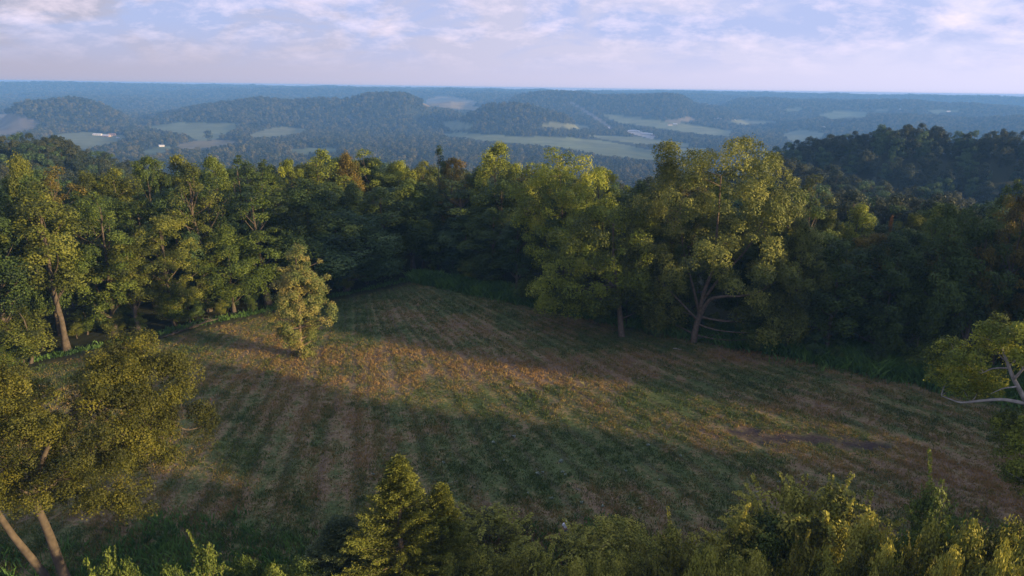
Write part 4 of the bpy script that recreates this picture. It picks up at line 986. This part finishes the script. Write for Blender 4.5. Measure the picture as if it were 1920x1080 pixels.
# fallen branches at the left wood edge and a few sticks
def branch(pts, r0, label, name='fallen_branch', twigs=3, seed=0):
    g = np.random.default_rng(seed); q = np.array([flat(np.array(float(c)), np.array(float(r)), z) for c, r, z in pts]); q[:, 2] = [Hs(a[0], a[1]) + z for a, (c, r, z) in zip(q, pts)]
    b0 = q[0].copy(); m = 12; ti = np.linspace(0, len(q) - 1, m); pp = np.column_stack([np.interp(ti, range(len(q)), q[:, a]) for a in range(3)]) - b0
    P = Parts(); P.add(*tube(pp + g.normal(0, .03, pp.shape), np.linspace(r0, r0 * .3, m), 6))
    for i in range(twigs):
        s = pp[g.integers(3, m)]; P.add(*tube(bez(s, s + g.normal(0, .4, 3) + [0, 0, .3], s + g.normal(0, .9, 3) * [1, 1, .3] + [0, 0, .5], 5), np.linspace(r0 * .5, .015, 5), 4))
    o = obj(name, P.mesh(name, BARK if r0 > .08 else BARKP)); o.location = b0; tag(o, label, 'branch'); return o
branch([(355, 616, .15), (380, 606, .7), (408, 598, .9)], .16, 'long fallen limb propped at the left wood edge above the sunlit grass', seed=1, twigs=5)
branch([(322, 628, .1), (345, 618, .3), (372, 612, .3)], .13, 'fallen limb lying lowest at the left wood edge', seed=2, twigs=4)
branch([(300, 634, .1), (318, 627, .2), (330, 622, .5)], .10, 'short broken limb at the left end of the fallen branches', seed=3)
branch([(368, 612, .1), (392, 600, .5), (404, 612, .2)], .09, 'crossing branch on top of the fallen limbs', seed=4)
branch([(826, 908, .06), (838, 906, .08), (848, 907, .06)], .05, 'pale stick lying in the middle of the field above the cedars', 'stick', 1, 5)
branch([(1080, 916, .05), (1090, 919, .08)], .04, 'short pale stick lying in the field above the person', 'stick', 0, 6)
branch([(1262, 653, .06), (1285, 656, .08)], .06, 'pale stick in the grass left of the largest tree', 'stick', 0, 7)

# ------------------------------------------------------------------ person
def skin_mesh(name, nodes, edges, mt, sub=2):
    bm = bmesh.new(); vs_ = [bm.verts.new(n[0]) for n in nodes]
    for a, b_ in edges: bm.edges.new((vs_[a], vs_[b_]))
    me = bpy.data.meshes.new('tmp'); bm.to_mesh(me); bm.free(); o = bpy.data.objects.new('tmp', me); link(o)
    md = o.modifiers.new('s', 'SKIN'); sv_ = me.skin_vertices[0].data
    for i, n in enumerate(nodes): sv_[i].radius = n[1]; sv_[i].use_root = (i == 0)
    sb = o.modifiers.new('u', 'SUBSURF'); sb.levels = sub; sb.render_levels = sub
    dg = bpy.context.evaluated_depsgraph_get(); m2 = bpy.data.meshes.new_from_object(o.evaluated_get(dg)); m2.name = name
    bpy.data.objects.remove(o); m2.materials.clear(); m2.materials.append(mt)
    m2.polygons.foreach_set('use_smooth', np.ones(len(m2.polygons), bool)); return m2
def person():
    p = flat(np.array(1059.), np.array(1010.)); z = Hs(p[0], p[1])
    e = empty('person', (p[0], p[1], z), 'person in a white shirt, cap and dark shorts standing in the field behind the bushes', 'person', None, math.radians(25))
    SK_ = simple_mat('skin', (.42, .23, .16), .6, .08); SH = simple_mat('white_shirt', (.78, .80, .86), .8, .05); ST = simple_mat('dark_shorts', (.10, .13, .22), .8, .1); CP = simple_mat('pale_cap', (.55, .56, .62), .8, .1); SO = simple_mat('shoes', (.06, .05, .05), .6, .1); HR = simple_mat('hair', (.05, .035, .025), .8, .2)
    nd = [((0, 0, .95), (.14, .10)), ((0, 0, 1.12), (.13, .09)), ((0, 0, 1.32), (.16, .10)), ((0, 0, 1.46), (.08, .07)), ((0, .01, 1.53), (.052, .052)), ((0, -.005, 1.60), (.075, .085)), ((0, -.01, 1.68), (.082, .10)), ((0, 0, 1.76), (.05, .06))]
    ed = [(i, i + 1) for i in range(7)]
    for s in (-1, 1):
        k = len(nd); nd += [((s * .10, 0, .88), (.085, .085)), ((s * .12, -.02, .50), (.058, .060)), ((s * .13, .02, .10), (.038, .040)), ((s * .14, -.12, .04), (.035, .03))]; ed += [(0, k), (k, k + 1), (k + 1, k + 2), (k + 2, k + 3)]
        k = len(nd); nd += [((s * .20, 0, 1.41), (.055, .055)), ((s * .27, .03, 1.14), (.040, .042)), ((s * .27, -.12, .95), (.028, .030)), ((s * .26, -.17, .90), (.034, .018))]; ed += [(3, k), (k, k + 1), (k + 1, k + 2), (k + 2, k + 3)]
        for f in range(4):
            k2 = len(nd); xo = (f - 1.5) * .018; nd += [((s * .26 + xo, -.21, .865), (.009, .009)), ((s * .26 + xo, -.225, .83), (.007, .007))]; ed += [(k + 3, k2), (k2, k2 + 1)]
        k2 = len(nd); nd += [((s * .26 - s * .045, -.18, .88), (.010, .010)), ((s * .26 - s * .055, -.20, .85), (.008, .008))]; ed += [(k + 3, k2), (k2, k2 + 1)]
    k = len(nd); nd += [((0, -.105, 1.655), (.014, .016))]; ed += [(6, k)]
    for s in (-1, 1): k = len(nd); nd += [((s * .088, .0, 1.66), (.012, .02))]; ed += [(6, k)]
    obj('body', skin_mesh('body', nd, ed, SK_), e)
    sh = [((0, 0, .93), (.165, .125)), ((0, 0, 1.12), (.155, .115)), ((0, 0, 1.32), (.18, .12)), ((0, 0, 1.45), (.10, .085))]; se = [(0, 1), (1, 2), (2, 3)]
    for s in (-1, 1): k = len(sh); sh += [((s * .20, 0, 1.405), (.075, .075)), ((s * .25, .02, 1.22), (.066, .066))]; se += [(3, k), (k, k + 1)]
    obj('shirt', skin_mesh('shirt', sh, se, SH), e)
    so_ = [((0, 0, .96), (.15, .115))]; se = []
    for s in (-1, 1): k = len(so_); so_ += [((s * .10, 0, .85), (.105, .105)), ((s * .12, -.01, .58), (.09, .09))]; se += [(0, k), (k, k + 1)]
    obj('shorts', skin_mesh('shorts', so_, se, ST), e)
    for s in (-1, 1): obj('shoe', skin_mesh('shoe', [((s * .13, .03, .05), (.05, .05)), ((s * .14, -.14, .035), (.045, .035))], [(0, 1)], SO), e)
    obj('cap', skin_mesh('cap', [((0, .02, 1.72), (.092, .105)), ((0, 0, 1.775), (.07, .08)), ((0, -.11, 1.715), (.06, .012)), ((0, -.17, 1.705), (.045, .010))], [(0, 1), (0, 2), (2, 3)], CP), e)
    obj('hair', skin_mesh('hair', [((0, .045, 1.68), (.075, .06)), ((0, .055, 1.62), (.06, .04))], [(0, 1)], HR), e)
    for s in (-1, 1):
        bm = bmesh.new(); bmesh.ops.create_icosphere(bm, subdivisions=1, radius=.012, matrix=Matrix.Translation((s * .03, -.10, 1.665))); me = bpy.data.meshes.new('eye'); bm.to_mesh(me); bm.free(); me.materials.append(HR); obj('eye', me, e)
person()

# ------------------------------------------------------------------ haze
def haze():
    bm = bmesh.new(); bmesh.ops.create_cube(bm, size=1, matrix=Matrix.Translation((0, 0, (-165 + 37.5) / 2)) @ Matrix.Diagonal((14000, 14000, 202.5, 1)))
    me = bpy.data.meshes.new('haze'); bm.to_mesh(me); bm.free(); m = bpy.data.materials.new('haze'); m.use_nodes = True; ns = m.node_tree.nodes; ns.clear()
    out = ns.new('ShaderNodeOutputMaterial'); v = ns.new('ShaderNodeVolumePrincipled'); v.inputs['Density'].default_value = 1.8e-4; v.inputs['Color'].default_value = (.19, .47, 1.0, 1); v.inputs['Anisotropy'].default_value = 0.0
    m.node_tree.links.new(v.outputs[0], out.inputs['Volume']); me.materials.append(m); o = obj('haze', me); o['kind'] = 'stuff'
haze()
zmax = max(float(H(np.array([x]), np.array([y]))[0]) for x in np.linspace(-6000, 6000, 40) for y in np.linspace(200, 9000, 40))
print('ground max', zmax)
